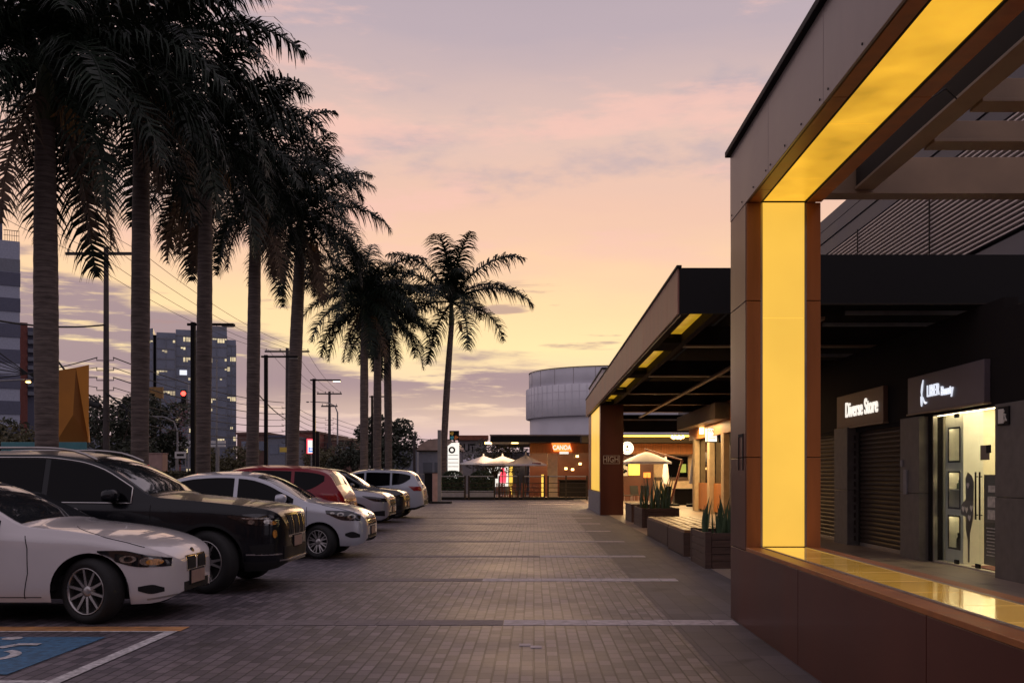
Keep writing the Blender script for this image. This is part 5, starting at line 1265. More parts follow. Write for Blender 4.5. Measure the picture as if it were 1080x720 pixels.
def palm(px, D, zc, lean, label, seed, r=.25, scale=1.0, dense=1, dx=None):
    x = PX(px, D) if dx is None else dx; rnd = random.Random(seed); r *= .78
    t = thing('palm_tree', label, 'palm', (x, D, .1), 0, 'royal palms along the planting strip' if D < 70 else None)
    top = Vector((lean, rnd.uniform(-.15, .15), zc)); N_ = 46; pts = []; rs = []
    for i in range(N_+1):
        f = i/N_; pts.append(Vector((lean*f**1.6, top.y*f, zc*f)))
        b = r*(1.15-.25*f+.16*math.sin(PI*min(1, max(0, (f-.25)/.75)))) * (1+.35*max(0, 1-f*14)); rs.append(b*(1+(.025 if i % 2 else 0)))
    m = MB(); m.tube(pts, rs, 16); m.build('trunk', M['palm_trunk'], t)
    sh = 1.25*scale; m = MB(); m.tube([top+Vector((0, 0, a*sh)) for a in (0, .08, .3, .6, .85, 1.0)], [rs[-1]*k for k in (1.02, 1.12, 1.05, .85, .62, .45)], 14); m.build('crownshaft', 'shaft', t)
    c = top+Vector((0, 0, sh*.9))
    plan = [(78, 2), (62, 4), (45, 5), (28, 6), (8, 5), (-15, 5), (-42, 3)] if dense else [(78, 2), (62, 4), (45, 4), (28, 4), (8, 3), (-15, 2)]
    for e0, n in plan:
        a0 = rnd.uniform(0, 2*PI)
        for k in range(n):
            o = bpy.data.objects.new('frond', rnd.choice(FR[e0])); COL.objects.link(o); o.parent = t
            s_ = scale*rnd.uniform(.88, 1.1); o.scale = (s_, s_, s_)
            o.location = c+Vector((0, 0, -.12*(62-e0)/100)); o.rotation_euler = (rnd.uniform(-.12, .12), rnd.uniform(-.1, .1), a0+2*PI*k/n+rnd.uniform(-.22, .22))
    if dense:
        for k in range(3):   # dead fronds hanging below the crown
            o = bpy.data.objects.new('dead_frond', FRD[k % 2]); COL.objects.link(o); o.parent = t; s_ = scale*rnd.uniform(.75, .95); o.scale = (s_, s_, s_)
            o.location = c+Vector((0, 0, -.5)); o.rotation_euler = (0, 0, rnd.uniform(0, 2*PI))
    m = MB()
    for k in range(26):      # dry flower stalk hanging at the crownshaft
        a = rnd.uniform(-.9, .9)-.2; l = rnd.uniform(.4, .8)*scale; b = top+Vector((rs[-1]*.9, -.1, .05))
        m.tube([b, b+Vector((.25*l+.1, -.2*math.sin(a)*l, .25*l)), b+Vector((.55*l, -.5*math.sin(a)*l, .05)), b+Vector((.62*l, -.7*math.sin(a)*l, -.55*l))], .014, 4, caps=False)
    m.build('flower_stalk', 'frond_dry', t)
    return t
mt = mat('palm trunk bark', (.125, .098, .086), .9, var=.4, scale=3, bump=.3, stretch=(1, 1, 6)); M['palm_trunk'] = mt
nt = mt.node_tree; N = nt.nodes; L = nt.links      # ring scars
tc = N.new('ShaderNodeTexCoord'); wv = N.new('ShaderNodeTexWave'); wv.bands_direction = 'Z'; wv.inputs['Scale'].default_value = 3.1; wv.inputs['Distortion'].default_value = 3.0; wv.inputs['Detail'].default_value = 3; wv.inputs['Detail Scale'].default_value = 2
L.new(tc.outputs['Object'], wv.inputs['Vector']); rp_ = N.new('ShaderNodeValToRGB'); rp_.color_ramp.elements[0].position = .02; rp_.color_ramp.elements[1].position = .22
rp_.color_ramp.elements[0].color = (.68, .66, .64, 1); rp_.color_ramp.elements[1].color = (1, 1, 1, 1); L.new(wv.outputs['Fac'], rp_.inputs['Fac'])
mx = N.new('ShaderNodeMix'); mx.data_type = 'RGBA'; mx.blend_type = 'MULTIPLY'; mx.inputs['Factor'].default_value = 1
bs = N['Principled BSDF']; src = bs.inputs['Base Color'].links[0].from_socket; L.new(src, mx.inputs['A']); L.new(rp_.outputs['Color'], mx.inputs['B']); L.new(mx.outputs['Result'], bs.inputs['Base Color'])
palm(50, 19.4, 8.2, .0, 'nearest and leftmost palm of the row, its trunk overlapping the orange totem', 21, .245, 1.1)
palm(147, 24.0, 10.2, .0, 'second palm from the left, just right of the utility pole', 22, .235, 1.12)
palm(214, 28.7, 10.0, .05, 'third palm from the left, close to the first black lamp post and glass tower', 23, .235, 1.04)
palm(266, 33.8, 10.2, .1, 'fourth palm from the left, with a long hanging frond on its left side', 24, .24, .98)
palm(308, 39.6, 10.5, .35, 'fifth palm from the left, trunk leaning right behind the red car', 25, .28, 1.02)
palm(384, 56.5, 10.2, .0, 'left palm of the three slim palms beside the lit lamp post', 26, .26, 1.12)
palm(398, 60.0, 9.2, .0, 'middle palm of the three slim palms, the lowest crown', 27, .27, 1.0, 0)
palm(410, 63.5, 10.6, -.1, 'right palm of the three slim palms beside the dark leafy tree', 28, .27, 1.1)
palm(467, 63.0, 10.8, .55, 'lone palm with open crown standing apart behind the railing', 29, .23, 1.38, 0)

# ---------------------------------------------------------------- trees
def tree(px, D, h, rx, label, seed, leaf='leaf_dark', n=5200, size=.16, lumps=11, base=.32, dx=None, group='street trees behind the palms'):
    x = PX(px, D); rnd = random.Random(seed); t = thing('leafy_tree', label, 'tree', (x, D, 0), 0, group)
    m = MB(); m.tube([(0, 0, 0), (.05, 0, h*.22), (0, .1, h*.5)], [h*.028, h*.022, h*.014], 10)
    cs = []
    for k in range(lumps):
        a = 2*PI*k/lumps*1.9+rnd.uniform(-.3, .3); f = rnd.uniform(.25, .95)
        c = Vector((math.cos(a)*rx*f*.72, math.sin(a)*rx*f*.72, h*(base+(.93-base)*rnd.random()*(1-.35*f)+.06))); cs.append((c, rx*rnd.uniform(.28, .48)))
        m.tube([(0, 0, h*rnd.uniform(.2, .4)), c*.55+Vector((0, 0, h*.12)), c], [h*.012, h*.008, h*.003], 6)
    m.build('trunk', 'bark', t)
    m = MB()
    for c, r_ in cs: leafmass(m, c, r_, r_, r_*.72, int(n/lumps), size, rnd)
    m.build('crown', leaf, t, recalc=False); return t
tree(-30, 58, 5.6, 3.2, 'dark leafy tree at the left edge below the orange street lamp', 41, n=4200)
tree(20, 50, 4.9, 2.9, 'olive tinted leafy tree left of the first palm trunk', 42, 'leaf_warm', 4200, .13)
tree(118, 66, 6.6, 4.0, 'dark leafy tree behind the foot of the utility pole', 43, n=5200)
tree(162, 72, 7.4, 4.2, 'tall dark leafy tree between the second palm and the glass tower', 44, n=5600)
tree(240, 95, 5.2, 3.0, 'olive leafy tree at the foot of the glass tower', 45, 'leaf_warm', 3200)
tree(408, 82, 6.9, 3.5, 'dark rounded leafy tree behind the three slim palms', 46, n=6500, size=.17, lumps=14, base=.22)
tree(372, 92, 5.4, 2.6, 'smaller dark leafy tree left of the rounded one', 47, n=3000)
tree(520, 71, 4.5, 2.5, 'grey green open tree above the terrace parasols', 48, 'leaf_grey', 3000, .10, 13, .38)
tree(548, 76, 3.9, 1.7, 'small grey green tree between parasols and restaurant band', 49, 'leaf_grey', 1800, .09, 9, .35)
tree(345, 100, 4.2, 3.2, 'low olive tree in front of the brown houses behind the lamp post', 50, 'leaf_warm', 2600)
boxhedge(-13.0, -9.2, 31.2, 32.2, .13, 1.55, 'leafy clipped hedge with yellowish tips below the white sign', None, 4200, 'leaf_warm')
boxhedge(-13.0, -10.0, 41.5, 42.6, .13, 1.3, 'low leafy hedge along the planting strip before the fifth palm', None, 3000, 'leaf_warm')
tw = thing('twig_tree', 'bare reddish twig tree lit by the red traffic light', 'tree', (PX(190, 88), 88, 0)); m = MB(); rnd = random.Random(5)
m.tube([(0, 0, 0), (0, 0, 5)], [.1, .06], 6)
for k in range(70):
    a = rnd.uniform(0, 2*PI); z = rnd.uniform(4, 7.4); l = rnd.uniform(.6, 2.2); p = Vector((rnd.uniform(-.5, .5), rnd.uniform(-.4, .4), z))
    m.tube([p, p+Vector((math.cos(a)*l*.6, math.sin(a)*l*.5, .3*l)), p+Vector((math.cos(a)*l, math.sin(a)*l, .75*l))], [.03, .02, .01], 4, caps=False)
m.build('branches', 'brick', tw)  # red glow of the signal is put into the twig colour

# ---------------------------------------------------------------- far buildings
def corner_thing(name, label, cat, px, D, rz): return thing(name, label, cat, (PX(px, D), D, 0), R(rz))
D = 130; ap = corner_thing('apartment_block', 'blue grey banded apartment block with roof balcony at the left edge', 'building', 21, D, 30)
W_ = 14
m = MB(); m.box(-W_, 0, 0, 16, 0, PZ(255, D)); m.build('wall', 'apt_light', ap)
py = 288
while py < 470:
    m = MB(); m.box(-W_, .06, -.12, 16, PZ(py+14, D), PZ(py, D)); m.build('dark_band', 'apt_dark', ap); py += 27
m = MB(); m.box(-W_, .03, -.06, 16, PZ(287, D), PZ(274, D)); m.build('grey_band', 'render_grey', ap)
m = MB(); m.box(-W_, -2.0, .5, 14, PZ(255, D), PZ(220, D)); m.build('roof_house', 'apt_dark', ap)
m = MB(); m.box(-W_, -1.8, .3, 14.5, PZ(220, D), PZ(217, D)); m.build('roof_slab', 'black', ap)
m = MB(); za, zb = PZ(255, D), PZ(243.5, D)
for k in range(7): m.box(-1.75+k*.27, -1.70+k*.27, .1, .16, za, zb)
m.box(-1.9, -.05, .08, .18, zb-.07, zb); m.box(-1.9, -.05, .1, .16, (za+zb)/2, (za+zb)/2+.05); m.build('roof_railing', 'black', ap)
D = 150; rb = corner_thing('brick_block', 'red brick apartment block with balconies between the banded block and first palm', 'building', 38.5, D, 29)
m = MB(); m.box(-6, -1.2, 0, 12, 0, PZ(341, D)); m.build('wall', 'brick', rb)
m = MB(); m.box(-1.19, 0, .6, 11, 0, PZ(345, D)); m.build('balcony_core', 'apt_dark', rb)
for k in range(8):
    m = MB(); py = 350+9*k; m.box(-1.17, .06, -.3, .58, PZ(py+4, D), PZ(py, D)); m.build('balcony', 'render_grey', rb)
D = 190; TR = 18; tw_ = corner_thing('glass_tower', 'dark glass office tower with scattered lit windows behind the third palm', 'building', 249, D, TR)
def slab(p0, p1, pt, y0, nm, topslope=0, lit_p=.16, seed=1):
    k_ = 1/math.cos(R(TR))*.97; xa, xb = (PX(p0, D)-PX(249, D))*k_, (PX(p1, D)-PX(249, D))*k_; zt = PZ(pt, D); zt2 = PZ(pt+topslope, D)
    m = MB(); m.prism([(xa, 0), (xb, 0), (xb, zt), (xa, zt2)], 'y', y0, y0+14); m.build(nm, 'tower', tw_)
    m = MB(); z = min(zt, zt2)-1.0; rnd = random.Random(seed); lits = MB(); m.box(xa-.02, xb+.02, y0-.14, y0-.011, 0, .5)
    while z > 2:
        m.box(xa, xb, y0-.12, y0-.01, z-.28, z)
        n = max(2, int((xb-xa)/.42)); w = (xb-xa)/n; on = False
        for i in range(n):
            on = (rnd.random() < .62) if on else (rnd.random() < lit_p*.36)
            if on: lits.box(xa+i*w+.04, xa+(i+1)*w-.04, y0-.06, y0-.012, z-.40-rnd.choice((.25, .45, .8)), z-.40)
        z -= 1.9
    n = max(2, int((xb-xa)/1.6))
    for i in range(n+1): x = xa+(xb-xa)*i/n; m.box(x-.05, x+.05, y0-.13, y0-.005, 0, min(zt, zt2)-.9)
    m.build('mullion_grid', 'tower_band', tw_)
    if lits.v: tag(lits.build('lit_windows', 'lit' if seed % 2 else 'lit_cool', tw_), kind='stuff')
slab(150, 169, 350.5, -1.2, 'left_wing', 5, .13, 3); slab(172, 190, 354, -.4, 'centre_wing', 0, .2, 5); slab(190.2, 240, 350, 0, 'main_wing', 0, .27, 7); slab(240.2, 249, 358, .9, 'right_wing', 0, .27, 9)
m = MB(); k_ = .97/math.cos(R(TR)); fx = lambda p: (PX(p, D)-PX(249, D))*k_
m.box(fx(168.9), fx(172.1), .8, 12, 0, PZ(356, D)); m.build('dark_recess', 'black', tw_)
m = MB(); m.box(fx(194), fx(201), -.2, -.15, PZ(397, D), PZ(392, D)); m.build('lit_sign_band', 'lit_cool', tw_)
m = MB(); m.box(fx(222), fx(240), 1.4, 12, PZ(350, D)+.02, PZ(346, D)+.4); m.build('roof_plant', 'tower_band', tw_)
# unseen dark block added behind the camera to darken reflections and ambient light
mb_ = thing('backdrop_block', 'dark brown mall block with shopfront openings standing behind the camera', 'building', (0, -16, 0))
m = MB(); m.box(-46, 26, -26, -16, 0, 8.5); pp(m, 'wall', 'fascia2', 0, mb_)
for k in range(9):
    m = MB(); m.box(-44+7.6*k, -38.5+7.6*k, -15.99, -15.9, .1, 3.2); pp(m, 'backdrop_panel', 'car_glass', 0, mb_)
m = MB(); m.box(-46.3, 26.3, -26.3, -15.0, 8.503, 8.9); pp(m, 'roof_edge', 'black', 0, mb_)
def house(p0, p1, pt, D, mm, label, roof='render_brown', depth=9, winrow=True, seed=0):
    t = thing('low_house', label, 'building', (PX((p0+p1)/2, D), D, 0), 0, 'low houses beyond the street'); xa, xb, zt = PX(p0, D), PX(p1, D), PZ(pt, D)
    m = MB(); m.box(xa, xb, D, D+depth, 0, zt); pp(m, 'wall', mm, 0, t)
    m = MB(); m.box(xa-.15, xb+.15, D-.2, D+depth+.2, zt+.003, zt+.25); pp(m, 'roof_edge', roof, 0, t)
    if winrow:
        n = max(2, int((xb-xa)/2.2))
        for i in range(n):
            x = xa+(xb-xa)*(i+.3)/n; m = MB(); m.box(x, x+1.0, D-.05, D-.006, zt-1.9, zt-.8); pp(m, 'window', 'tower', 0, t)
    return t
house(250, 282, 458, 118, 'render_brown', 'brown low house between the fourth palm and the second lamp post')
house(281, 304, 461, 112, 'render_grey', 'blue grey low house with broad dark roof edge beside the second lamp post', 'apt_dark')
house(311, 331, 456, 120, 'brick', 'red brick low house behind the red lit street sign')
house(331, 352, 460, 126, 'render_brown', 'brown low house right of the red lit street sign')
house(350, 373, 464, 122, 'render_brown', 'long brown low house left of the dark rounded tree', 'tan_steel')
house(395, 440, 474, 130, 'render_grey', 'grey low house far behind the dark rounded tree')
house(90, 148, 461, 105, 'render_grey', 'grey low house behind the utility pole and dark tree')
# totem
to = thing('entrance_totem', 'folded orange totem on a teal base beside the leftmost palm', 'totem', (PX(75, 24), 24, 0))
q = lambda mb, n, m_, b=0.0: pp(mb, n, m_, b, to); D = 24
m = MB(); m.prism([(PX(1, D), D), (PX(91.7, D), D), (PX(91.7, D)-.62, D+1.2), (PX(1, D)-.62, D+1.2)], 'z', .02, PZ(466, D)); q(m, 'teal_base', 'teal', .01)
zt = PZ(466, D)+.003; A = (PX(50, D), PZ(391.5, D)); B = (PX(92, D), PZ(384, D)); C_ = (PX(91.5, D), zt); E = (PX(57, D), zt); T_ = (PX(78, D), PZ(387, D)); K = (PX(84, D), PZ(430, D)); Bt = (PX(88.5, D), zt)
def facet(poly, ys, nm, mm):
    m = MB(); n = len(poly); vs = [(x, y, z) for (x, z), y in zip(poly, ys)]+[(x-.56, D+1.1, z) for (x, z) in poly]
    m.add(vs, [tuple(range(n)), tuple(reversed(range(n, 2*n)))]+[(i, i+n, (i+1) % n+n, (i+1) % n) for i in range(n)]); q(m, nm, mm)
facet([(PX(50, D), zt), E, (PX(75, D), PZ(437, D)), T_, A], [D+.1]*5, 'left_facet', 'orange_a')
facet([E, Bt, K, T_, (PX(75, D), PZ(437, D))], [D+.1, D+.35, D+.42, D+.1, D+.1], 'folded_facet', 'orange_b')
facet([Bt, C_, B, T_, K], [D+.35, D+.1, D+.1, D+.1, D+.42], 'right_facet', 'orange_c')

# ---------------------------------------------------------------- poles, lamps, wires
def lamp_post(D, label, lit, x=-10.33, h=5.95):
    t = thing('lamp_post', label, 'lamp post', (x, D, .135), 0, 'black lamp posts of the parking')
    m = MB(); m.box(-.065, .065, -.065, .065, 0, h); m.build('shaft', 'black', t, .006); m = MB(); m.box(-.13, .13, -.13, .13, 0, .05); m.build('foot_plate', 'black', t)
    m = MB(); m.box(-.18, .85, -.035, .035, h-.10, h-.03); m.build('arm', 'black', t)
    m = MB(); m.box(.86, 1.25, -.10, .10, h-.12, h-.04); hd = m.build('lamp_head', 'black', t, .015)
    m = MB(); m.box(.90, 1.22, -.07, .07, h-.14, h-.122); m.build('lens', 'lamp_on' if lit else 'white', hd)
lamp_post(30.2, 'black lamp post in front of the glass tower beside the third palm', False)
lamp_post(38.4, 'black lamp post between the fourth and fifth palms', False)
lamp_post(46.8, 'black lamp post with lit head left of the street sign', True, h=5.85)
lamp_post(63.6, 'slim black lamp post with glowing head among the three slim palms', True, h=6.4)
poles = {}
def upole(px, D, zt, arms, label, extra=True, r=.17):
    x = PX(px, D); t = thing('utility_pole', label, 'utility pole', (x, D, 0), 0, 'utility poles along the street'); poles[px] = (x, D)
    m = MB(); m.tube([(0, 0, 0), (0, 0, zt)], [r, r*.7], 10); m.build('shaft', 'pole', t)
    for z, w in arms:
        m = MB(); m.box(-w/2, w/2, -.14, -.02, z-.07, z+.07); m.build('crossarm', 'pole', t)
        for k in range(4):
            xx = -w/2+.12+(w-.24)*k/3
            m = MB(); m.lathe([(.03, 0), (.05, .05), (.03, .08), (.055, .12), (.02, .18)], 8, c=(xx, -.08, z+.07)); m.build('insulator', 'steel_pole', t)
    if extra:
        for k in range(7):
            m = MB(); z = 4.2+k*.5; m.tube([(-.12, -.1, z), (-.42, -.12, z), (-.42, -.12, z+.15)], .025, 5); m.tube([(.12, -.1, z), (.42, -.12, z), (.42, -.12, z+.15)], .025, 5); m.build('bracket', 'pole', t)
    return t
p1 = upole(112, 50, 12.9, [(12.55, 4.0)], 'tall utility pole with wide top crossarm between first and second palms')
m = MB()
for cx_ in (.85, 1.35):
    pts = [(cx_+.22*math.cos(a), -.15, 4.6+.42*math.sin(a)) for a in [2*PI*k/20 for k in range(21)]]; m.tube(pts, .035, 5, caps=False)
m.tube([(0, -.1, 5.6), (.4, -.12, 5.3), (.9, -.14, 4.9), (1.4, -.14, 4.5), (2.2, -.1, 4.3)], .05, 6); m.build('cable_coil', 'wire', p1)
m = MB(); m.tube([(-2.6, 0, 7.4), (-1.6, 0, 6.1), (-.2, 0, 4.9)], .05, 6); m.tube([(-.9, 0, 5.1), (-.3, 0, 4.9)], .16, 8); m.build('cable_joint', 'wire', p1)
upole(303, 85, 12.3, [(12.0, 3.8)], 'utility pole hidden behind the fifth palm with its crossarm showing', r=.2)
upole(347.5, 104, 10.2, [(9.95, 2.6), (8.65, 1.7)], 'distant utility pole with two crossarms left of the dark rounded tree', r=.19)
upole(437, 74, 4.3, [], 'short plain pole beside the vaulted pavilion', False, .13)
WG = 'overhead wires of the street'
def wire(a, b, sag, label, r=.017):
    a, b = Vector(a), Vector(b); m = MB(); pts = [a.lerp(b, i/16)+Vector((0, 0, -sag*4*(i/16)*(1-i/16))) for i in range(17)]
    tag(m.build('power_line', 'wire') if m.tube(pts, r, 5, caps=False) else None, label, 'wire', WG)
def P3(px, py, D): return (PX(px, D), D, PZ(py, D))
for k, dx in enumerate((-1.7, -.6, .6, 1.7)):
    wire((poles[112][0]+dx, 50, 12.7), (poles[303][0]+dx*.95, 85, 12.15), .7, 'thin high power line from the tall pole crossarm to the hidden pole crossarm', .014)
    wire((poles[303][0]+dx*.95, 85, 12.15), (poles[347.5][0]+dx*.7, 104, 10.1), .5, 'thin high power line from the hidden pole to the distant two armed pole', .015)
    wire((poles[112][0]+dx, 50, 12.7), (PX(-300, 22)+dx, 22, 12.7), .6, 'thin high power line from the tall pole crossarm towards the left edge', .012)
for k in range(7):
    z = 4.35+k*.5
    wire((poles[112][0]+.4, 49.9, z), (poles[303][0]-.3, 85, z+.3), .45, 'low street cable between the tall pole and the hidden pole', .02 if k % 2 else .028)
    wire((poles[303][0]+.3, 85, z+.3), (poles[347.5][0]-.3, 104, z+.1), .4, 'low street cable between the hidden pole and the distant pole', .022)
    wire((poles[347.5][0]+.3, 104, z+.1), (poles[347.5][0]+1.5, 160, z+.2), .4, 'low street cable running away beyond the distant pole', .022)
    wire((poles[112][0]-.4, 49.9, z), P3(-60, 325+13*k, 46), .25, 'low street cable from the tall pole to the left edge', .018 if k % 2 else .028)
wire((poles[112][0], 50, 9.0), P3(-40, 330, 40), .3, 'thick service cable sloping up past the first palm to the left edge', .045)
wire((PX(437, 74), 74, 4.2), (PX(480, 70), 70, 4.0), .1, 'short slack cable from the plain pole to the vaulted pavilion', .03)
wire((PX(270, 60), 60, 6.5), (PX(303, 85), 85, 6.2), .2, 'thick slanting cable left of the hidden pole', .04)
# street lamps with curved arms
def curved_lamp(px, D, ztop, dirx, label, lit, ml='lamp_warm'):
    t = thing('street_lamp', label, 'street lamp', (PX(px, D), D, 0), 0, 'curved street lamps')
    m = MB(); m.tube([(0, 0, 0), (0, 0, ztop-1.0), (dirx*.25, 0, ztop-.35), (dirx*.9, 0, ztop-.05), (dirx*2.6, 0, ztop+.05)], [.09, .07, .055, .05, .04], 8); m.build('shaft', 'steel_pole', t)
    m = MB(); m.lathe([(.001, .06), (.13, .05), (.16, 0), (.10, -.05), (.001, -.07)], 14, c=(dirx*2.85, 0, ztop+.02)); hd = m.build('lamp_head', 'steel_pole', t)
    if lit:
        m = MB(); m.lathe([(.001, -.17), (.12, -.14), (.15, -.075), (.001, -.072)], 14, c=(dirx*2.85, 0, ztop)); m.build('lens', ml, hd)
curved_lamp(187, 70, PZ(439, 70), -1, 'unlit street lamp with arm curving left before the dark tree', False)
curved_lamp(-20, 60, PZ(401, 60), 1, 'glowing orange street lamp left of the first palm trunk', True)
curved_lamp(356, 95, PZ(424, 95), -1, 'thin curved street lamp behind the fifth palm', False)
# traffic light, gantry, signs
tl = thing('traffic_light', 'red traffic light glowing among bare twigs before the glass tower', 'traffic light', (PX(194, 84), 84, 0))
m = MB(); m.tube([(0.35, .1, 0), (.35, .1, PZ(404, 84)), (0, .1, PZ(404, 84)+.1)], .07, 8); m.build('mast', 'steel_pole', tl)
zc = PZ(415, 84); m = MB(); m.box(-.2, .2, -.12, .1, zc-1.0, zc+.32); hd = m.build('signal_head', 'black', tl)
for k, mm in enumerate(('red_on', 'black', 'black')):
    m = MB(); m.lathe([(.001, -.04), (.20 if k == 0 else .12, -.02), (.20 if k == 0 else .12, 0)], 18, c=(0, -.125, zc-.34*k), axis='y'); m.build('lens', mm, hd)
gy = thing('sign_gantry', 'white double beam gantry across the street before the dark trees', 'gantry', (PX(195, 80), 80, 0))
q = lambda mb, n, m_, b=0.0: pp(mb, n, m_, b, gy); D = 80
m = MB(); m.box(PX(158, D), PX(237, D), D, D+.25, PZ(467.5, D), PZ(464.5, D)); q(m, 'beam', 'white')
m = MB(); m.box(PX(185, D), PX(237, D), D-.02, D+.22, PZ(471, D), PZ(468.7, D)); q(m, 'beam', 'white')
for px in (186, 229.5):
    m = MB(); m.box(PX(px, D)-.08, PX(px, D)+.08, D+.02, D+.2, 0, PZ(471.2, D)); q(m, 'post', 'steel_pole')
fp = MB(); fp.tube([(PX(228.5, 78), 78, 0), (PX(228.5, 78), 78, PZ(381, 78))], [.09, .05], 8); fp.tube([(PX(228.5, 78), 78, PZ(381, 78)), (PX(228.5, 78), 78, PZ(379, 78))], .1, 8); tag(fp.build('flag_pole', 'steel_pole'), 'thin pale mast in front of the right half of the glass tower', 'pole')
bb = thing('billboard', 'dim ochre billboard on posts at the foot of the glass tower', 'billboard', (PX(163, 100), 100, 0)); D = 100
m = MB(); m.box(PX(154, D), PX(171.5, D), D, D+.3, PZ(420, D), PZ(408, D)); pp(m, 'panel', mat('ochre billboard face', (.22, .12, .03), .6, var=.3, scale=2), 0, bb)
m = MB(); m.box(PX(158, D), PX(159, D), D+.31, D+.5, 0, PZ(410, D)); m.box(PX(167, D), PX(168, D), D+.31, D+.5, 0, PZ(410, D)); pp(m, 'posts', 'black', 0, bb)
pk = thing('pink_cabinet', 'pink stone street cabinet between the second and third palms', 'cabinet', (PX(163, 34), 34, .135)); D = 34
m = MB(); m.box(-.29, .27, 0, .5, 0, PZ(478.5, D)-.135); m.build('body', 'pink', pk, .02); m = MB(); m.box(-.31, .29, -.02, .52, PZ(478.5, D)-.132, PZ(477.5, D)-.135); m.build('top', 'pink', pk, .01)
m = MB(); m.box(-.34, -.305, .02, .4, .2, PZ(480, D)-.2); m.build('side_door', 'concrete', pk)
ws = thing('notice_sign', 'small white notice sign on two posts above the hedge', 'sign', (PX(190.5, 36), 36, .135)); D = 36
m = MB(); m.box(-.20, .20, -.03, .0, PZ(483, D)-.135, PZ(476, D)-.135); m.build('board', 'white', ws); m = MB(); m.box(-.13, .13, -.036, -.031, PZ(480.8, D)-.135, PZ(478.4, D)-.135); m.build('print', 'joint', ws)
m = MB(); m.box(-.19, -.16, .003, .03, 0, PZ(476, D)-.14); m.box(.16, .19, .003, .03, 0, PZ(476, D)-.14); m.build('posts', 'steel_pole', ws)
st = thing('lit_street_sign', 'small lit white sign with red rim and blue mark on a post', 'sign', (PX(327, 88), 88, 0)); D = 88
xa, xb = PX(323.5, D), PX(330.8, D)
m = MB(); m.box(xa, xb, D, D+.2, PZ(478, D), PZ(462.5, D)); pp(m, 'case', 'screen_red', 0, st); m = MB(); m.box(xa+.10, xb-.02, D-.02, D-.002, PZ(477.6, D), PZ(464, D)); pp(m, 'face', 'screen_white', 0, st)
m = MB(); m.box(xa+.16, xb-.06, D-.035, D-.022, PZ(476.4, D), PZ(475, D)); m.box(xa+.18, xa+.28, D-.035, D-.022, PZ(474.8, D), PZ(471.5, D)); m.box(xa+.30, xb-.1, D-.035, D-.022, PZ(473.4, D), PZ(472.4, D)); pp(m, 'blue_mark', 'screen_blue', 0, st)
m = MB(); m.box(PX(327.5, D), PX(328.6, D), D+.05, D+.17, 0, PZ(478, D)); pp(m, 'post', 'steel_pole', 0, st)
vl = thing('lit_pylon', 'narrow vertical pylon glowing yellow above the red rimmed sign', 'sign', (PX(332, 92), 92, 0)); D = 92
m = MB(); m.box(PX(330.6, D), PX(332.6, D), D, D+.2, PZ(455, D), PZ(440, D)); pp(m, 'light_strip', 'screen_yellow', 0, vl); m = MB(); m.box(PX(331, D), PX(336, D), D+.21, D+.5, 0, PZ(455, D)); pp(m, 'mast', 'black', 0, vl)
ys = thing('yellow_street_sign', 'small yellow sign board left of the fifth palm trunk', 'sign', (PX(299, 60), 60, .0)); D = 60
m = MB(); m.box(PX(295, D), PX(303, D), D, D+.05, PZ(476.5, D), PZ(471.5, D)); pp(m, 'board', 'yellow', 0, ys); m = MB(); m.box(PX(301, D), PX(302, D), D+.052, D+.1, 0, PZ(472, D)); pp(m, 'post', 'steel_pole', 0, ys)

# ---------------------------------------------------------------- sky, light, camera
w = bpy.data.worlds.new('World'); scene.world = w; w.use_nodes = True
nt = w.node_tree; N = nt.nodes; L = nt.links; bg = N['Background']
tc = N.new('ShaderNodeTexCoord'); sp = N.new('ShaderNodeSeparateXYZ'); L.new(tc.outputs['Generated'], sp.inputs[0])
def ma(op, a, b=None, c=None, clamp=False):
    n = N.new('ShaderNodeMath'); n.operation = op; n.use_clamp = clamp
    for i, v in enumerate((a, b, c)):
        if v is None: continue
        if isinstance(v, (int, float)): n.inputs[i].default_value = v
        else: L.new(v, n.inputs[i])
    return n.outputs[0]
def mr(v, a, b, c=0, d=1):
    n = N.new('ShaderNodeMapRange'); n.interpolation_type = 'SMOOTHSTEP'; L.new(v, n.inputs['Value'])
    for k, x in zip(('From Min', 'From Max', 'To Min', 'To Max'), (a, b, c, d)): n.inputs[k].default_value = x
    return n.outputs[0]
def noise(scale, sx, sy, sz, detail=6, rough=.55, off=0):
    m_ = N.new('ShaderNodeMapping'); m_.inputs['Scale'].default_value = (sx, sy, sz); m_.inputs['Location'].default_value = (off, off*.7, off*.3); L.new(tc.outputs['Generated'], m_.inputs['Vector'])
    n = N.new('ShaderNodeTexNoise'); n.inputs['Scale'].default_value = scale; n.inputs['Detail'].default_value = detail; n.inputs['Roughness'].default_value = rough; L.new(m_.outputs[0], n.inputs['Vector']); return n.outputs['Fac']
def mix(f, a, b):
    n = N.new('ShaderNodeMix'); n.data_type = 'RGBA'
    if isinstance(f, float): n.inputs['Factor'].default_value = f
    else: L.new(f, n.inputs['Factor'])
    for k, v in (('A', a), ('B', b)):
        if isinstance(v, tuple): n.inputs[k].default_value = (*v, 1)
        else: L.new(v, n.inputs[k])
    return n.outputs['Result']
X_, Y_, Z_ = sp.outputs
n1 = noise(2.2, 1.0, 1.0, 5.0, 7, .55, 3.1)
zw = ma('ADD', Z_, ma('MULTIPLY', ma('SUBTRACT', n1, .5), .10))
cr = N.new('ShaderNodeValToRGB'); L.new(zw, cr.inputs['Fac']); e = cr.color_ramp.elements
stops = [(0.0, (206, 182, 182)), (.045, (206, 180, 182)), (.085, (236, 206, 176)), (.125, (254, 226, 170)), (.165, (252, 216, 165)), (.205, (245, 203, 167)), (.255, (234, 192, 170)), (.32, (220, 188, 176)), (.41, (184, 167, 174)), (.6, (160, 150, 164)), (1.0, (150, 146, 168))]
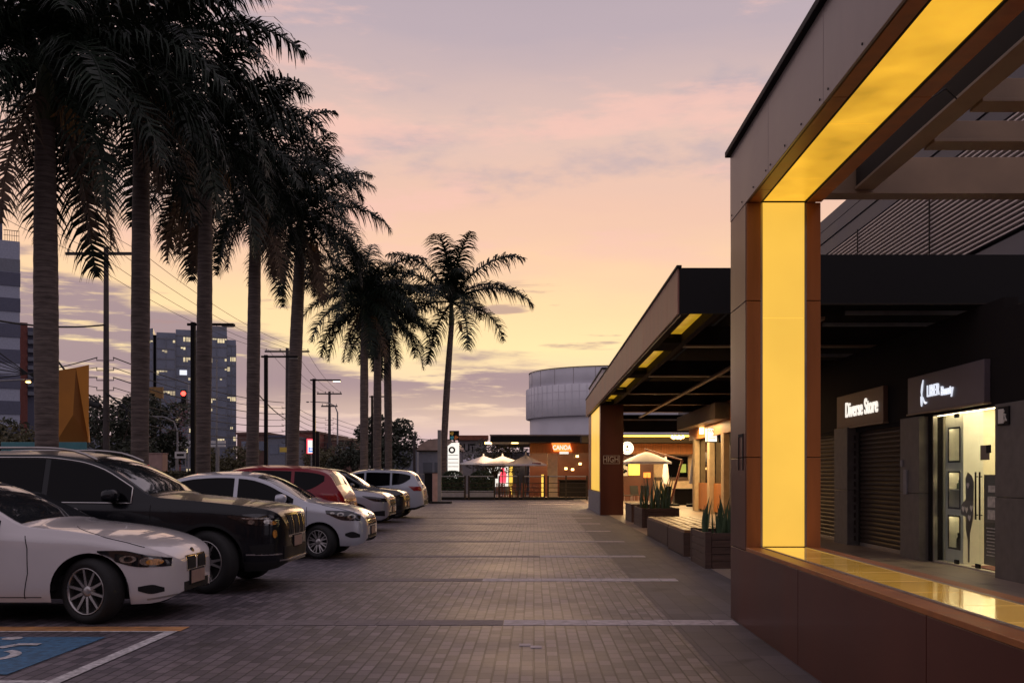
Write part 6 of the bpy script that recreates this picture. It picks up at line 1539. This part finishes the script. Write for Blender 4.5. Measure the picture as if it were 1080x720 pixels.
while len(e) < len(stops): e.new(.5)
for el, (p, c) in zip(e, stops): el.position = p; el.color = (*lin(*c), 1)
col = cr.outputs['Color']
# pink and blue grey drifts high up
n2 = noise(3.0, 1.2, 1.2, 3.2, 7, .6, 7.7); up_m = mr(Z_, .14, .30)
col = mix(ma('MULTIPLY', ma('MULTIPLY', mr(n2, .47, .62), up_m), .55), col, lin(160, 156, 172))
n3 = noise(4.2, 1.0, 1.0, 4.5, 7, .6, 1.3)
col = mix(ma('MULTIPLY', ma('MULTIPLY', mr(n3, .50, .64), mr(Z_, .16, .26)), .7), col, lin(240, 192, 178))
# low purple bank
edge = ma('ADD', .112, ma('MULTIPLY', ma('MAXIMUM', ma('SUBTRACT', ma('MULTIPLY', X_, -1), .16), 0), .30))
n4 = noise(5.0, 1.0, 1.0, 6.5, 8, .6, 2.9)
topz = ma('ADD', edge, ma('MULTIPLY', ma('SUBTRACT', n4, .5), .10))
bank = ma('MULTIPLY', mr(ma('SUBTRACT', topz, Z_), -.004, .016), mr(Z_, .035, .095))
n5 = noise(9.0, 1.0, 1.0, 9.0, 6, .6, 5.5)
bank = ma('MULTIPLY', bank, mr(n5, .66, .52))
col = mix(ma('MULTIPLY', bank, .9), col, lin(152, 130, 142))
# small dark streaks over the bright band
n6 = noise(6.5, 1.0, 1.0, 11.0, 6, .6, 9.2)
col = mix(ma('MULTIPLY', ma('MULTIPLY', mr(n6, .60, .70), ma('MULTIPLY', mr(Z_, .10, .13), mr(Z_, .22, .16))), .75), col, lin(170, 140, 138))
# the side of the sky away from the sunset is raised to mauve grey as fill
col = mix(mr(Y_, .55, -.15), col, lin(176, 164, 176))
col = mix(mr(Z_, .0, -.05), col, (.05, .045, .05))
sk = N.new('ShaderNodeTexSky'); sk.sky_type = 'NISHITA'; sk.sun_disc = False; sk.sun_elevation = R(2); sk.sun_rotation = R(-2)
add = N.new('ShaderNodeMix'); add.data_type = 'RGBA'; add.blend_type = 'ADD'; add.inputs['Factor'].default_value = .0015
L.new(col, add.inputs['A']); L.new(sk.outputs[0], add.inputs['B']); L.new(add.outputs['Result'], bg.inputs['Color']); bg.inputs['Strength'].default_value = 1.0
sun = bpy.data.lights.new('sun', 'SUN'); sun.energy = .22; sun.angle = R(14); sun.color = (1, .62, .36)
so = bpy.data.objects.new('sun', sun); COL.objects.link(so)
d = Vector((.02, 1, .14)).normalized(); so.rotation_euler = d.to_track_quat('Z', 'Y').to_euler()
def alight(name, loc, size, energy, col_, rot=(0, 0, 0)):
    l = bpy.data.lights.new(name, 'AREA'); l.shape = 'RECTANGLE'; l.size, l.size_y = size; l.energy = energy; l.color = col_
    o = bpy.data.objects.new(name, l); COL.objects.link(o); o.location = loc; o.rotation_euler = rot
alight('court_lamp', (6.0, 50, 3.9), (6, 5), 1500, (1, .66, .30)); alight('bar_lamp', (2.2, 66, 3.3), (5, 2), 200, (1, .6, .28)); alight('terrace_lamp', (-1.0, 66, 2.9), (5, 2), 110, (1, .65, .35))
alight('corner_shop_lamp', (5.9, 37.5, 3.3), (1, 5), 220, (1, .68, .32)); alight('walkway_lamp', (4.6, 30, 3.95), (1.5, 9), 95, (1, .52, .18))
cam = bpy.data.cameras.new('camera'); co = bpy.data.objects.new('camera', cam); COL.objects.link(co)
cam.sensor_width = 36; cam.lens = 35.0; cam.shift_x = (540-CX)/1080; cam.shift_y = (HY-360)/1080; cam.clip_end = 4000; cam.clip_start = .1
co.location = (0, 0, CH); co.rotation_euler = (R(90), 0, 0); scene.camera = co
vs_ = scene.view_settings; vs_.view_transform = 'Standard'; vs_.look = 'None'; vs_.exposure = .14; vs_.gamma = 1
scene.render.engine = 'CYCLES'; scene.cycles.use_denoising = True; scene.cycles.max_bounces = 6; scene.cycles.transparent_max_bounces = 12; scene.cycles.sample_clamp_indirect = 6
